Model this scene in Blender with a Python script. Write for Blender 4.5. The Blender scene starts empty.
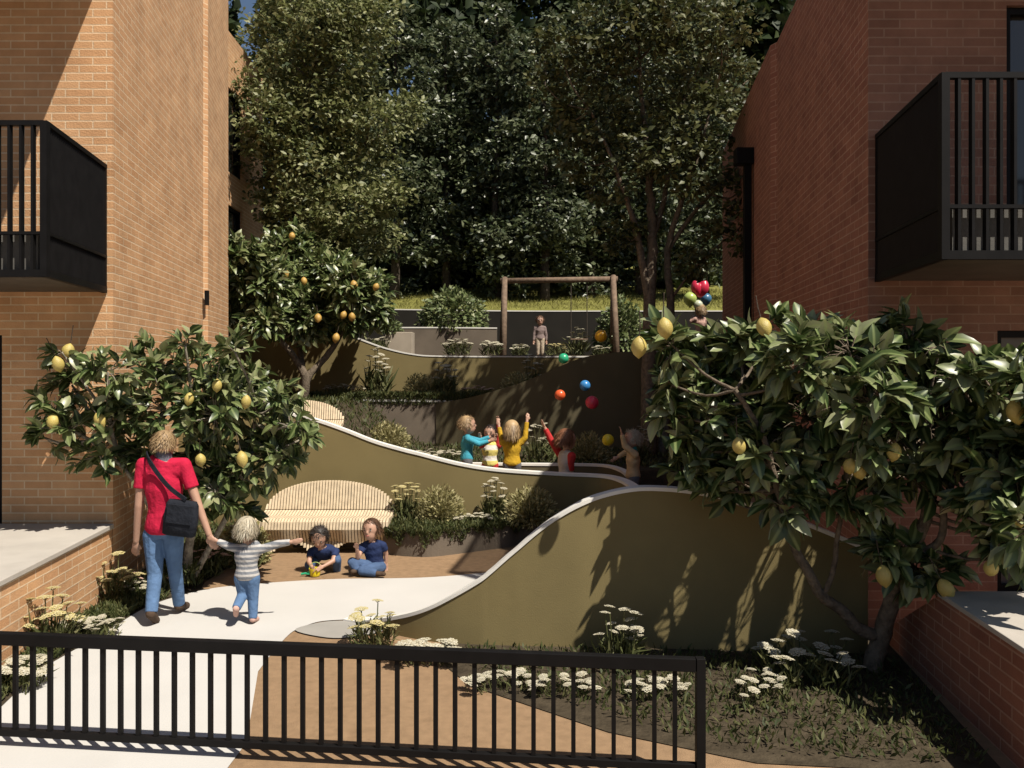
import bpy, math, random
import numpy as np
from mathutils import Vector, Matrix
R = random.Random(7)
NR = np.random.default_rng(11)
scene = bpy.context.scene
C = scene.collection
F, CX, HY, CZ = 830.0, 512.0, 365.0, 2.28      # focal length in pixels, principal column, horizon row, eye height


def P(px, py, Y):
    return Vector(((px - CX) * Y / F, Y, CZ - (py - HY) * Y / F))


def G(px, py, z=0.0):
    Y = (CZ - z) * F / (py - HY)
    return Vector(((px - CX) * Y / F, Y, z))


# ------------------------------------------------------------------ materials
def nodes(name):
    m = bpy.data.materials.new(name)
    m.use_nodes = True
    nt = m.node_tree
    return m, nt, nt.nodes, nt.links, nt.nodes['Principled BSDF']


def col4(c):
    return (c[0], c[1], c[2], 1)


def pm(name, col, rough=0.7, var=0.18, scale=6.0, bump=0.15, bscale=70.0, spec=0.4, metal=0.0, dirt=0.0):
    m, nt, N, L, b = nodes(name)
    tc = N.new('ShaderNodeTexCoord')
    n1 = N.new('ShaderNodeTexNoise'); n1.inputs['Scale'].default_value = scale; n1.inputs['Detail'].default_value = 7
    L.new(tc.outputs['Object'], n1.inputs['Vector'])
    r = N.new('ShaderNodeValToRGB')
    r.color_ramp.elements[0].position = 0.3; r.color_ramp.elements[1].position = 0.72
    r.color_ramp.elements[0].color = col4([c * (1 - var) for c in col])
    r.color_ramp.elements[1].color = col4([min(1, c * (1 + var)) for c in col])
    L.new(n1.outputs['Fac'], r.inputs['Fac'])
    out = r.outputs['Color']
    if dirt:
        n3 = N.new('ShaderNodeTexNoise'); n3.inputs['Scale'].default_value = scale * 0.23; n3.inputs['Detail'].default_value = 9
        n3.inputs['Roughness'].default_value = 0.7
        L.new(tc.outputs['Object'], n3.inputs['Vector'])
        mr = N.new('ShaderNodeMapRange'); mr.inputs['From Min'].default_value = 0.52; mr.inputs['From Max'].default_value = 0.75
        mr.inputs['To Max'].default_value = dirt
        L.new(n3.outputs['Fac'], mr.inputs['Value'])
        mx = N.new('ShaderNodeMix'); mx.data_type = 'RGBA'; mx.blend_type = 'MULTIPLY'
        L.new(mr.outputs['Result'], mx.inputs['Factor']); L.new(out, mx.inputs['A'])
        mx.inputs['B'].default_value = (0.45, 0.42, 0.36, 1)
        out = mx.outputs['Result']
    L.new(out, b.inputs['Base Color'])
    b.inputs['Roughness'].default_value = rough
    b.inputs['Metallic'].default_value = metal
    b.inputs['Specular IOR Level'].default_value = spec
    if bump:
        n2 = N.new('ShaderNodeTexNoise'); n2.inputs['Scale'].default_value = bscale; n2.inputs['Detail'].default_value = 5
        L.new(tc.outputs['Object'], n2.inputs['Vector'])
        bp = N.new('ShaderNodeBump'); bp.inputs['Strength'].default_value = bump; bp.inputs['Distance'].default_value = 0.02
        L.new(n2.outputs['Fac'], bp.inputs['Height']); L.new(bp.outputs['Normal'], b.inputs['Normal'])
    return m


def brick(name, c1, c2, mortar, w=0.274, h=0.08):
    m, nt, N, L, b = nodes(name)
    tc = N.new('ShaderNodeTexCoord')
    bt = N.new('ShaderNodeTexBrick')
    L.new(tc.outputs['UV'], bt.inputs['Vector'])
    bt.inputs['Scale'].default_value = 1.0
    bt.inputs['Brick Width'].default_value = w; bt.inputs['Row Height'].default_value = h
    bt.inputs['Mortar Size'].default_value = 0.007; bt.inputs['Mortar Smooth'].default_value = 0.2
    bt.inputs['Bias'].default_value = -0.1
    bt.inputs['Color1'].default_value = col4(c1); bt.inputs['Color2'].default_value = col4(c2)
    bt.inputs['Mortar'].default_value = col4(mortar)
    n1 = N.new('ShaderNodeTexNoise'); n1.inputs['Scale'].default_value = 2.2; n1.inputs['Detail'].default_value = 8
    n1.inputs['Roughness'].default_value = 0.65
    L.new(tc.outputs['UV'], n1.inputs['Vector'])
    rp = N.new('ShaderNodeValToRGB')
    rp.color_ramp.elements[0].position = 0.3; rp.color_ramp.elements[0].color = (0.74, 0.72, 0.70, 1)
    rp.color_ramp.elements[1].position = 0.7; rp.color_ramp.elements[1].color = (1.1, 1.08, 1.05, 1)
    L.new(n1.outputs['Fac'], rp.inputs['Fac'])
    mx = N.new('ShaderNodeMix'); mx.data_type = 'RGBA'; mx.blend_type = 'MULTIPLY'; mx.inputs['Factor'].default_value = 1
    L.new(bt.outputs['Color'], mx.inputs['A']); L.new(rp.outputs['Color'], mx.inputs['B'])
    L.new(mx.outputs['Result'], b.inputs['Base Color'])
    b.inputs['Roughness'].default_value = 0.85; b.inputs['Specular IOR Level'].default_value = 0.25
    n2 = N.new('ShaderNodeTexNoise'); n2.inputs['Scale'].default_value = 55; n2.inputs['Detail'].default_value = 4
    L.new(tc.outputs['UV'], n2.inputs['Vector'])
    ma = N.new('ShaderNodeMath'); ma.operation = 'MULTIPLY_ADD'
    L.new(bt.outputs['Fac'], ma.inputs[0]); ma.inputs[1].default_value = -0.9
    L.new(n2.outputs['Fac'], ma.inputs[2])
    bp = N.new('ShaderNodeBump'); bp.inputs['Strength'].default_value = 0.55; bp.inputs['Distance'].default_value = 0.008
    L.new(ma.outputs[0], bp.inputs['Height']); L.new(bp.outputs['Normal'], b.inputs['Normal'])
    return m


def leafmat(name, cols, rough=0.4, trans=0.25, spec=0.5, vein=0.0, pos=None):
    """colour differs from leaf to leaf; some light passes through"""
    m, nt, N, L, b = nodes(name)
    g = N.new('ShaderNodeNewGeometry')
    r = N.new('ShaderNodeValToRGB')
    while len(r.color_ramp.elements) < len(cols):
        r.color_ramp.elements.new(0.5)
    for i, c in enumerate(cols):
        r.color_ramp.elements[i].position = (pos[i] if pos else i / (len(cols) - 1))
        r.color_ramp.elements[i].color = col4(c)
    L.new(g.outputs['Random Per Island'], r.inputs['Fac'])
    out = r.outputs['Color']
    if vein:
        tc = N.new('ShaderNodeTexCoord'); sx = N.new('ShaderNodeSeparateXYZ')
        L.new(tc.outputs['UV'], sx.inputs['Vector'])
        ab = N.new('ShaderNodeMath'); ab.operation = 'ABSOLUTE'; L.new(sx.outputs['X'], ab.inputs[0])
        lt = N.new('ShaderNodeMapRange'); L.new(ab.outputs[0], lt.inputs['Value'])
        lt.inputs['From Min'].default_value = 0.02; lt.inputs['From Max'].default_value = 0.07
        lt.inputs['To Min'].default_value = vein; lt.inputs['To Max'].default_value = 0
        mx = N.new('ShaderNodeMix'); mx.data_type = 'RGBA'
        L.new(lt.outputs['Result'], mx.inputs['Factor']); L.new(out, mx.inputs['A'])
        mx.inputs['B'].default_value = (0.30, 0.36, 0.14, 1)
        out = mx.outputs['Result']
    L.new(out, b.inputs['Base Color'])
    b.inputs['Roughness'].default_value = rough; b.inputs['Specular IOR Level'].default_value = spec
    t = N.new('ShaderNodeBsdfTranslucent'); L.new(out, t.inputs['Color'])
    ms = N.new('ShaderNodeMixShader'); ms.inputs['Fac'].default_value = trans
    L.new(b.outputs['BSDF'], ms.inputs[1]); L.new(t.outputs['BSDF'], ms.inputs[2])
    L.new(ms.outputs['Shader'], N['Material Output'].inputs['Surface'])
    return m


M = {}
M['brick_buff'] = brick('buff brickwork', (0.56, 0.33, 0.175), (0.49, 0.27, 0.135), (0.64, 0.49, 0.33))
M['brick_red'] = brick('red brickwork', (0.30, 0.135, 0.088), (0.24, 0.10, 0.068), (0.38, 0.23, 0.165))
M['brick_shaded'] = brick('shaded red brickwork', (0.26, 0.135, 0.095), (0.20, 0.10, 0.07), (0.30, 0.19, 0.14))  # front face copy of the red brick, shade put into its darker colour
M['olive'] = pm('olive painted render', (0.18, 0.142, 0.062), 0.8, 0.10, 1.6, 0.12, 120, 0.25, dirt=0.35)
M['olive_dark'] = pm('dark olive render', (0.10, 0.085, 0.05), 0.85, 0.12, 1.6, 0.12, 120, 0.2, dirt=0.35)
M['shaded_wall'] = pm('concrete darkened for shade', (0.018, 0.016, 0.013), 0.85, 0.14, 2.5, 0.2, 60, 0.15, dirt=0.4)  # near-black base colour holds the tree shade on the back wall
M['box_stone'] = pm('brown grey cast stone', (0.33, 0.28, 0.22), 0.85, 0.1, 2.5, 0.2, 60, 0.25, dirt=0.3)
M['umber'] = pm('umber concrete', (0.13, 0.105, 0.08), 0.85, 0.14, 2.5, 0.2, 60, 0.25, dirt=0.4)
M['coping'] = pm('off white coping', (0.68, 0.66, 0.61), 0.6, 0.06, 5, 0.06, 90, 0.35)
M['path'] = pm('pale cast concrete', (0.47, 0.455, 0.43), 0.75, 0.045, 1.2, 0.12, 160, 0.3, dirt=0.3)
M['tan'] = pm('tan bonded gravel', (0.265, 0.172, 0.098), 0.9, 0.13, 14.0, 0.5, 200, 0.2, dirt=0.3)
M['shade_pad'] = pm('shaded grey concrete', (0.28, 0.265, 0.24), 0.8, 0.08, 3, 0.1, 120, 0.3)
M['soil'] = pm('dark soil', (0.055, 0.043, 0.028), 0.95, 0.35, 9, 0.7, 35, 0.1)
M['lawn'] = pm('sunlit lawn', (0.17, 0.165, 0.045), 0.95, 0.25, 1.4, 0.6, 90, 0.1)
M['black'] = pm('black coated steel', (0.007, 0.0065, 0.0065), 0.55, 0.2, 8, 0.03, 150, 0.12)
M['cap_stone'] = pm('pale cap stone', (0.41, 0.375, 0.33), 0.8, 0.09, 2.4, 0.12, 90, 0.25, dirt=0.35)
M['slab'] = pm('balcony concrete', (0.11, 0.105, 0.095), 0.85, 0.12, 4, 0.12, 90, 0.25)
M['slab_dark'] = pm('dark soffit board', (0.075, 0.06, 0.045), 0.7, 0.2, 4, 0.1, 60, 0.3)
M['bark'] = pm('grey brown bark', (0.14, 0.11, 0.08), 0.95, 0.4, 18, 0.9, 40, 0.15)
M['bark_pale'] = pm('pale lichen bark', (0.24, 0.21, 0.165), 0.95, 0.45, 22, 0.9, 45, 0.15)
M['bark_dark'] = pm('dark bark', (0.07, 0.055, 0.042), 0.95, 0.4, 14, 0.9, 30, 0.15)
M['log'] = pm('round timber', (0.16, 0.11, 0.075), 0.8, 0.3, 12, 0.3, 50, 0.25)
M['rope'] = pm('dark rope', (0.06, 0.05, 0.04), 0.9, 0.2, 30, 0.2, 120, 0.1)
M['wood'] = pm('pale ash slats', (0.54, 0.44, 0.305), 0.6, 0.16, 14, 0.12, 80, 0.3)
M['glass'] = pm('dark window glass', (0.03, 0.028, 0.026), 0.08, 0.1, 1, 0, 1, 0.7)
M['door'] = pm('brown grey door leaf', (0.10, 0.085, 0.075), 0.4, 0.1, 3, 0.05, 60, 0.4)
M['lemon'] = pm('lemon peel', (0.44, 0.345, 0.10), 0.45, 0.16, 9, 0.25, 160, 0.45)
M['lemon_ripe'] = pm('ripe orange lemon peel', (0.42, 0.26, 0.065), 0.45, 0.16, 9, 0.25, 160, 0.45)
M['leaf_near'] = leafmat('glossy lemon leaf', [(0.022, 0.04, 0.010), (0.042, 0.072, 0.019), (0.13, 0.155, 0.06), (0.29, 0.30, 0.17)], 0.36, 0.24, 0.55, vein=0.55, pos=[0, .33, .68, 1])  # palest tones put sun highlights into the leaf colour
M['leaf_lemon'] = leafmat('lemon tree leaf', [(0.025, 0.042, 0.012), (0.05, 0.08, 0.022), (0.14, 0.165, 0.06), (0.30, 0.30, 0.165)], 0.36, 0.24, 0.5, vein=0.45, pos=[0, .35, .7, 1])
M['leaf_ash'] = leafmat('light tree leaf', [(0.06, 0.075, 0.025), (0.15, 0.165, 0.055), (0.32, 0.32, 0.16)], 0.5, 0.3, 0.35)
M['leaf_dark'] = leafmat('evergreen leaf', [(0.025, 0.038, 0.015), (0.07, 0.088, 0.038), (0.20, 0.22, 0.13)], 0.40, 0.26, 0.5)
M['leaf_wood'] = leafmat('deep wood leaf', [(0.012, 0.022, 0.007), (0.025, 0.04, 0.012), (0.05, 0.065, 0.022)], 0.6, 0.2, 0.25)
M['leaf_olive'] = leafmat('olive tree leaf', [(0.028, 0.036, 0.012), (0.07, 0.078, 0.026), (0.15, 0.15, 0.06)], 0.5, 0.28, 0.35)
M['leaf_shrub'] = leafmat('pale shrub leaf', [(0.06, 0.085, 0.03), (0.13, 0.165, 0.06), (0.25, 0.27, 0.13)], 0.5, 0.25, 0.35)
M['grass_ball'] = leafmat('straw green blade', [(0.15, 0.14, 0.055), (0.30, 0.27, 0.115), (0.46, 0.41, 0.23)], 0.6, 0.3, 0.3)
M['cover'] = leafmat('ground cover leaf', [(0.03, 0.042, 0.012), (0.06, 0.072, 0.022), (0.11, 0.11, 0.04)], 0.6, 0.25, 0.3)
M['stem'] = leafmat('yarrow leaf', [(0.05, 0.06, 0.02), (0.10, 0.11, 0.04), (0.15, 0.14, 0.06)], 0.6, 0.25, 0.3)
M['cream'] = leafmat('cream floret', [(0.40, 0.36, 0.25), (0.50, 0.46, 0.34), (0.56, 0.53, 0.44)], 0.8, 0.2, 0.2)
M['yellow'] = leafmat('yellow floret', [(0.44, 0.37, 0.14), (0.52, 0.45, 0.22), (0.56, 0.50, 0.31)], 0.8, 0.2, 0.2)
M['pinkish'] = leafmat('dusky pink floret', [(0.42, 0.26, 0.20), (0.55, 0.36, 0.28), (0.62, 0.48, 0.38)], 0.8, 0.2, 0.2)
M['skin'] = pm('skin', (0.40, 0.235, 0.165), 0.5, 0.08, 14, 0.05, 120, 0.4)
M['eye'] = pm('dark eye', (0.02, 0.015, 0.012), 0.2, 0.1, 5, 0, 1, 0.6)
M['lip'] = pm('lip', (0.36, 0.12, 0.10), 0.5, 0.1, 20, 0.05, 120, 0.4)
M['eyewhite'] = pm('eye white', (0.34, 0.30, 0.28), 0.3, 0.05, 5, 0, 1, 0.5)


def cloth(name, col, var=0.14):
    return pm(name, col, 0.85, var, 9, 0.9, 15, 0.2)


for k, c in dict(red=(0.45, 0.012, 0.045), jeans=(0.085, 0.15, 0.27), navy=(0.018, 0.03, 0.085), bluejean=(0.06, 0.10, 0.19), cyan=(0.05, 0.28, 0.37), mustard=(0.45, 0.27, 0.02), vest=(0.46, 0.42, 0.38),
                 crimson=(0.42, 0.03, 0.03), tanvest=(0.50, 0.36, 0.20), teal=(0.06, 0.28, 0.24), plaid=(0.20, 0.15, 0.14), sand=(0.44, 0.36, 0.27), rose=(0.46, 0.29, 0.24), white=(0.66, 0.63, 0.58), brownshoe=(0.07, 0.045, 0.03),
                 greytrouser=(0.12, 0.12, 0.13), bag=(0.012, 0.014, 0.02), scarf=(0.14, 0.14, 0.17)).items():
    M['c_' + k] = cloth(k + ' cloth', c)
for k, c in dict(blond=((0.22, 0.15, 0.07), (0.42, 0.33, 0.2)), brown=((0.05, 0.025, 0.014), (0.12, 0.06, 0.03)), dark=((0.012, 0.009, 0.008), (0.03, 0.022, 0.018)), fair=((0.20, 0.13, 0.07), (0.42, 0.29, 0.15)), auburn=((0.12, 0.05, 0.025), (0.28, 0.12, 0.06)), pale=((0.30, 0.25, 0.17), (0.48, 0.43, 0.33))).items():
    M['h_' + k] = leafmat(k + ' hair', [c[0], c[1]], 0.5, 0.08, 0.4)


def stripes(name, c1, c2, period, axis='Z'):
    m, nt, N, L, b = nodes(name)
    tc = N.new('ShaderNodeTexCoord'); sx = N.new('ShaderNodeSeparateXYZ'); L.new(tc.outputs['Object'], sx.inputs['Vector'])
    mm = N.new('ShaderNodeMath'); mm.operation = 'PINGPONG'; L.new(sx.outputs[axis], mm.inputs[0]); mm.inputs[1].default_value = period / 2
    r = N.new('ShaderNodeValToRGB'); r.color_ramp.interpolation = 'LINEAR'
    dv = N.new('ShaderNodeMath'); dv.operation = 'DIVIDE'; L.new(mm.outputs[0], dv.inputs[0]); dv.inputs[1].default_value = period / 2
    r.color_ramp.elements[0].position = 0.5; r.color_ramp.elements[0].color = col4(c1)
    r.color_ramp.elements[1].position = 0.6; r.color_ramp.elements[1].color = col4(c2)
    L.new(dv.outputs[0], r.inputs['Fac']); L.new(r.outputs['Color'], b.inputs['Base Color'])
    b.inputs['Roughness'].default_value = 0.85
    n2 = N.new('ShaderNodeTexNoise'); n2.inputs['Scale'].default_value = 22; L.new(tc.outputs['Object'], n2.inputs['Vector'])
    bp = N.new('ShaderNodeBump'); bp.inputs['Strength'].default_value = 0.5; bp.inputs['Distance'].default_value = 0.02
    L.new(n2.outputs['Fac'], bp.inputs['Height']); L.new(bp.outputs['Normal'], b.inputs['Normal'])
    return m


M['c_stripe'] = stripes('grey and white striped jersey', (0.16, 0.17, 0.19), (0.42, 0.40, 0.38), 0.042)
M['c_banded'] = stripes('white red and yellow banded jersey', (0.60, 0.50, 0.14), (0.62, 0.58, 0.52), 0.16)
for k, c in dict(b_gold=(0.72, 0.38, 0.02), b_green=(0.03, 0.34, 0.17), b_blue=(0.04, 0.20, 0.46), b_orange=(0.62, 0.10, 0.03), b_red=(0.55, 0.03, 0.07), b_yellow=(0.66, 0.52, 0.02),
                 lime=(0.36, 0.44, 0.12), heart=(0.50, 0.025, 0.06), sky=(0.05, 0.14, 0.24), pearl=(0.45, 0.48, 0.36)).items():
    M[k] = pm(k + ' plastic', c, 0.3, 0.05, 4, 0.0, 1, 0.5)


# ------------------------------------------------------------------ mesh helpers
def link(o, parent=None):
    C.objects.link(o)
    if parent is not None:
        o.parent = parent
    return o


def tag(o, label, cat=None, group=None, kind=None):
    if label: o['label'] = label
    if cat: o['category'] = cat
    if group: o['group'] = group
    if kind: o['kind'] = kind
    return o


def empty(name, loc, label, cat, group=None, rz=0.0):
    o = bpy.data.objects.new(name, None)
    o.empty_display_size = 0.1
    o.location = loc; o.rotation_euler = (0, 0, rz)
    link(o)
    return tag(o, label, cat, group)


class MB:
    def __init__(self):
        self.v, self.f, self.mi, self.uv = [], [], [], []

    def add(self, vs, fs, mi=0, uvs=None):
        b = len(self.v)
        self.v += [tuple(p) for p in vs]
        for k, f in enumerate(fs):
            self.f.append(tuple(b + i for i in f)); self.mi.append(mi)
            self.uv.append(uvs[k] if uvs else [(0, 0)] * len(f))

    def box(self, c, s, rz=0.0, mi=0, M4=None):
        c = Vector(c); hx, hy, hz = s[0] / 2, s[1] / 2, s[2] / 2
        ca, sa = math.cos(rz), math.sin(rz)
        vs = []
        for x, y, z in ((-hx, -hy, -hz), (hx, -hy, -hz), (hx, hy, -hz), (-hx, hy, -hz), (-hx, -hy, hz), (hx, -hy, hz), (hx, hy, hz), (-hx, hy, hz)):
            p = Vector((x * ca - y * sa, x * sa + y * ca, z)) + c
            vs.append(M4 @ p if M4 else p)
        self.add(vs, [(0, 3, 2, 1), (4, 5, 6, 7), (0, 1, 5, 4), (1, 2, 6, 5), (2, 3, 7, 6), (3, 0, 4, 7)], mi)

    def bar(self, a, b, w, d, mi=0):
        """box of section w x d from a to b (w horizontal)"""
        a, b = Vector(a), Vector(b); t = (b - a).normalized()
        up = Vector((0, 0, 1)) if abs(t.z) < 0.95 else Vector((0, 1, 0))
        s = t.cross(up).normalized(); u = s.cross(t)
        vs = []
        for p in (a, b):
            for i, j in ((-1, -1), (1, -1), (1, 1), (-1, 1)):
                vs.append(p + s * (i * w / 2) + u * (j * d / 2))
        self.add(vs, [(0, 1, 2, 3)[::-1], (4, 5, 6, 7), (0, 1, 5, 4), (1, 2, 6, 5), (2, 3, 7, 6), (3, 0, 4, 7)], mi)

    def loft(self, rings, mi=0, caps=True):
        n = len(rings[0]); vs = [p for r in rings for p in r]; fs = []
        for i in range(len(rings) - 1):
            for j in range(n):
                fs.append((i * n + j, i * n + (j + 1) % n, (i + 1) * n + (j + 1) % n, (i + 1) * n + j))
        if caps:
            fs.append(tuple(range(n))[::-1]); fs.append(tuple((len(rings) - 1) * n + j for j in range(n)))
        self.add(vs, fs, mi)

    def tube(self, pts, rad, n=8, mi=0, caps=True):
        pts = [Vector(p) for p in pts]
        if not hasattr(rad, '__len__'): rad = [rad] * len(pts)
        rings = []; prev = None
        for i, p in enumerate(pts):
            t = (pts[min(i + 1, len(pts) - 1)] - pts[max(i - 1, 0)])
            t = t.normalized() if t.length > 1e-9 else Vector((0, 0, 1))
            if prev is None:
                a = Vector((0, 0, 1)) if abs(t.z) < 0.9 else Vector((1, 0, 0))
                s = t.cross(a).normalized()
            else:
                s = (prev - t * prev.dot(t))
                s = s.normalized() if s.length > 1e-6 else t.orthogonal().normalized()
            prev = s; u = t.cross(s)
            rings.append([p + (s * math.cos(2 * math.pi * k / n) + u * math.sin(2 * math.pi * k / n)) * rad[i] for k in range(n)])
        self.loft(rings, mi, caps)

    def capsule(self, a, b, ra, rb, n=12):
        a, b = Vector(a), Vector(b); t = b - a
        L_ = t.length
        t = t.normalized() if L_ > 1e-6 else Vector((0, 0, 1))
        pts, rad = [], []
        for k in range(0, 4):
            an = math.pi / 2 * k / 4
            pts.append(a - t * ra * math.cos(an)); rad.append(max(ra * math.sin(an), ra * 0.08))
        pts.append(a); rad.append(ra); pts.append(b); rad.append(rb)
        for k in range(1, 5):
            an = math.pi / 2 * k / 4
            pts.append(b + t * rb * math.sin(an)); rad.append(max(rb * math.cos(an), rb * 0.08))
        self.tube(pts, rad, n)

    def ellipsoid(self, c, r, rot=None, nu=16, nv=10, mi=0):
        c = Vector(c); rot = rot or Matrix.Identity(3); rings = []
        for i in range(nv + 1):
            ph = math.pi * (i + 0.02 if i == 0 else (i - 0.02 if i == nv else i)) / nv
            rings.append([c + rot @ Vector((r[0] * math.sin(ph) * math.cos(2 * math.pi * j / nu), r[1] * math.sin(ph) * math.sin(2 * math.pi * j / nu), -r[2] * math.cos(ph))) for j in range(nu)])
        self.loft(rings, mi)

    def mesh(self, name, mats, smooth=False):
        me = bpy.data.meshes.new(name)
        me.from_pydata(self.v, [], self.f)
        for m in (mats if isinstance(mats, (list, tuple)) else [mats]): me.materials.append(m)
        me.polygons.foreach_set('material_index', self.mi)
        uvl = me.uv_layers.new(name='UVMap')
        uvl.data.foreach_set('uv', np.array([c for f in self.uv for uv in f for c in uv], dtype=np.float32))
        if smooth: me.polygons.foreach_set('use_smooth', [True] * len(self.f))
        me.update()
        return me

    def build(self, name, mats, parent=None, smooth=False, bevel=0.0):
        o = link(bpy.data.objects.new(name, self.mesh(name, mats, smooth)), parent)
        if bevel:
            md = o.modifiers.new('edge', 'BEVEL'); md.width = bevel; md.segments = 2; md.limit_method = 'ANGLE'
        return o


def bake(o, mods):
    """apply modifiers given as (type, settings) and return the object with the resulting mesh"""
    for t, kw in mods:
        md = o.modifiers.new(t, t)
        for k, v in kw.items(): setattr(md, k, v)
    bpy.context.view_layer.update()
    dg = bpy.context.evaluated_depsgraph_get()
    me = bpy.data.meshes.new_from_object(o.evaluated_get(dg))
    o.modifiers.clear()
    old = o.data; o.data = me
    bpy.data.meshes.remove(old)
    return o


def spline(pts, per=8):
    pts = [Vector(p) for p in pts]; out = []
    for i in range(len(pts) - 1):
        p0, p1, p2, p3 = pts[max(i - 1, 0)], pts[i], pts[i + 1], pts[min(i + 2, len(pts) - 1)]
        for k in range(per):
            t = k / per
            out.append(0.5 * ((2 * p1) + (p2 - p0) * t + (2 * p0 - 5 * p1 + 4 * p2 - p3) * t * t + (3 * p1 - p0 - 3 * p2 + p3) * t ** 3))
    out.append(pts[-1])
    return out


# ------- leaves, made in bulk
LEAF3 = dict(y=[0.0, 0.25, 0.55, 0.82, 1.0], w=[0.03, 0.40, 0.46, 0.26, 0.015])
LEAF2 = dict(y=[0.0, 0.45, 1.0], w=[0.06, 0.5, 0.04])
BLADE = dict(y=[0.0, 0.5, 1.0], w=[0.5, 0.42, 0.05])


def leaf_mesh(name, pos, axis, nrm, size, mat, tmpl, aspect=0.5, bend=0.25, fold=0.25, smooth=True):
    n = len(pos); pos = np.asarray(pos, float); axis = np.asarray(axis, float); nrm = np.asarray(nrm, float); size = np.asarray(size, float)
    axis = axis / (np.linalg.norm(axis, axis=1, keepdims=True) + 1e-9)
    nrm = nrm - axis * np.sum(nrm * axis, axis=1, keepdims=True)
    nrm = nrm / (np.linalg.norm(nrm, axis=1, keepdims=True) + 1e-9)
    side = np.cross(axis, nrm)
    ys, ws = np.array(tmpl['y']), np.array(tmpl['w'])
    K = len(ys)
    bd = (bend * (0.4 + 1.2 * NR.random(n)))[:, None]
    V = np.zeros((n, K, 3, 3)); 
    for k in range(K):
        for j, sx in enumerate((-1, 0, 1)):
            x = sx * ws[k] * aspect
            z = -bd * ys[k] ** 2 + abs(sx) * ws[k] * aspect * fold
            V[:, k, j, :] = pos + size[:, None] * (side * x + axis * ys[k] + nrm * z)
    base = (np.arange(n) * K * 3)[:, None]
    quads, uvs = [], []
    for k in range(K - 1):
        for j in range(2):
            quads.append([k * 3 + j, k * 3 + j + 1, (k + 1) * 3 + j + 1, (k + 1) * 3 + j])
            u = (-1, 0, 1)
            uvs += [(u[j] * ws[k] * .5, ys[k]), (u[j + 1] * ws[k] * .5, ys[k]), (u[j + 1] * ws[k + 1] * .5, ys[k + 1]), (u[j] * ws[k + 1] * .5, ys[k + 1])]
    Q = (base[:, :, None] + np.array(quads)[None, :, :]).reshape(-1, 4)
    me = bpy.data.meshes.new(name)
    nv, nf = n * K * 3, len(Q)
    me.vertices.add(nv); me.vertices.foreach_set('co', V.reshape(-1).astype(np.float32))
    me.loops.add(nf * 4); me.loops.foreach_set('vertex_index', Q.reshape(-1).astype(np.int32))
    me.polygons.add(nf); me.polygons.foreach_set('loop_start', (np.arange(nf) * 4).astype(np.int32))
    me.polygons.foreach_set('use_smooth', np.full(nf, smooth))
    uvl = me.uv_layers.new(name='UVMap')
    uvl.data.foreach_set('uv', np.tile(np.array(uvs, dtype=np.float32).reshape(-1), n))
    me.update(calc_edges=True)
    me.materials.append(mat)
    return me


def rnd_dirs(n):
    v = NR.normal(size=(n, 3)); return v / np.linalg.norm(v, axis=1, keepdims=True)


def leaf_obj(name, me, parent):
    return link(bpy.data.objects.new(name, me), parent)


# ------------------------------------------------------------------ world, sun, camera
SUN = Vector((0.48, -0.46, 1.0)).normalized()
w = bpy.data.worlds.new("World"); scene.world = w; w.use_nodes = True
wn, wl = w.node_tree.nodes, w.node_tree.links
sky = wn.new('ShaderNodeTexSky'); sky.sky_type = 'NISHITA'; sky.sun_disc = False
sky.sun_elevation = math.asin(SUN.z); sky.sun_rotation = math.atan2(SUN.x, SUN.y)
bg = wn['Background']; bg.inputs['Strength'].default_value = 0.05
wl.new(sky.outputs['Color'], bg.inputs['Color'])
ld = bpy.data.lights.new('sun', 'SUN'); ld.energy = 5.0; ld.angle = math.radians(0.5); ld.color = (1.0, 0.93, 0.82)
lo = link(bpy.data.objects.new('sun', ld)); lo.rotation_euler = SUN.to_track_quat('Z', 'Y').to_euler(); lo.location = (10, -8, 25)
cd = bpy.data.cameras.new('camera'); cam = link(bpy.data.objects.new('camera', cd))
cam.location = (0, 0, CZ); cam.rotation_euler = (math.pi / 2, 0, 0)
cd.sensor_width = 36; cd.lens = 36 * F / 1024; cd.shift_y = -(384 - HY) / 1024; cd.clip_end = 800; cd.clip_start = 0.05
scene.camera = cam
scene.view_settings.view_transform = 'Standard'; scene.view_settings.look = 'None'
scene.view_settings.exposure = 0.55; scene.view_settings.gamma = 1
scene.cycles.max_bounces = 6; scene.cycles.diffuse_bounces = 3; scene.cycles.transparent_max_bounces = 8


# ------------------------------------------------------------------ ground
def sheet(name, pts, z, mat, label=None):
    mb = MB(); mb.add([(p[0], p[1], z) for p in pts], [tuple(range(len(pts)))])
    o = mb.build(name, mat); o['kind'] = 'structure'
    if label: o['label'] = label
    return o


def smooth_poly(pts, per=5):
    pts = [Vector((p[0], p[1], 0)) for p in pts]
    n = len(pts); out = []
    for i in range(n):
        p0, p1, p2, p3 = pts[i - 1], pts[i], pts[(i + 1) % n], pts[(i + 2) % n]
        for k in range(per):
            t = k / per
            out.append(0.5 * ((2 * p1) + (p2 - p0) * t + (2 * p0 - 5 * p1 + 4 * p2 - p3) * t * t + (3 * p1 - p0 - 3 * p2 + p3) * t ** 3))
    return out


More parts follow.
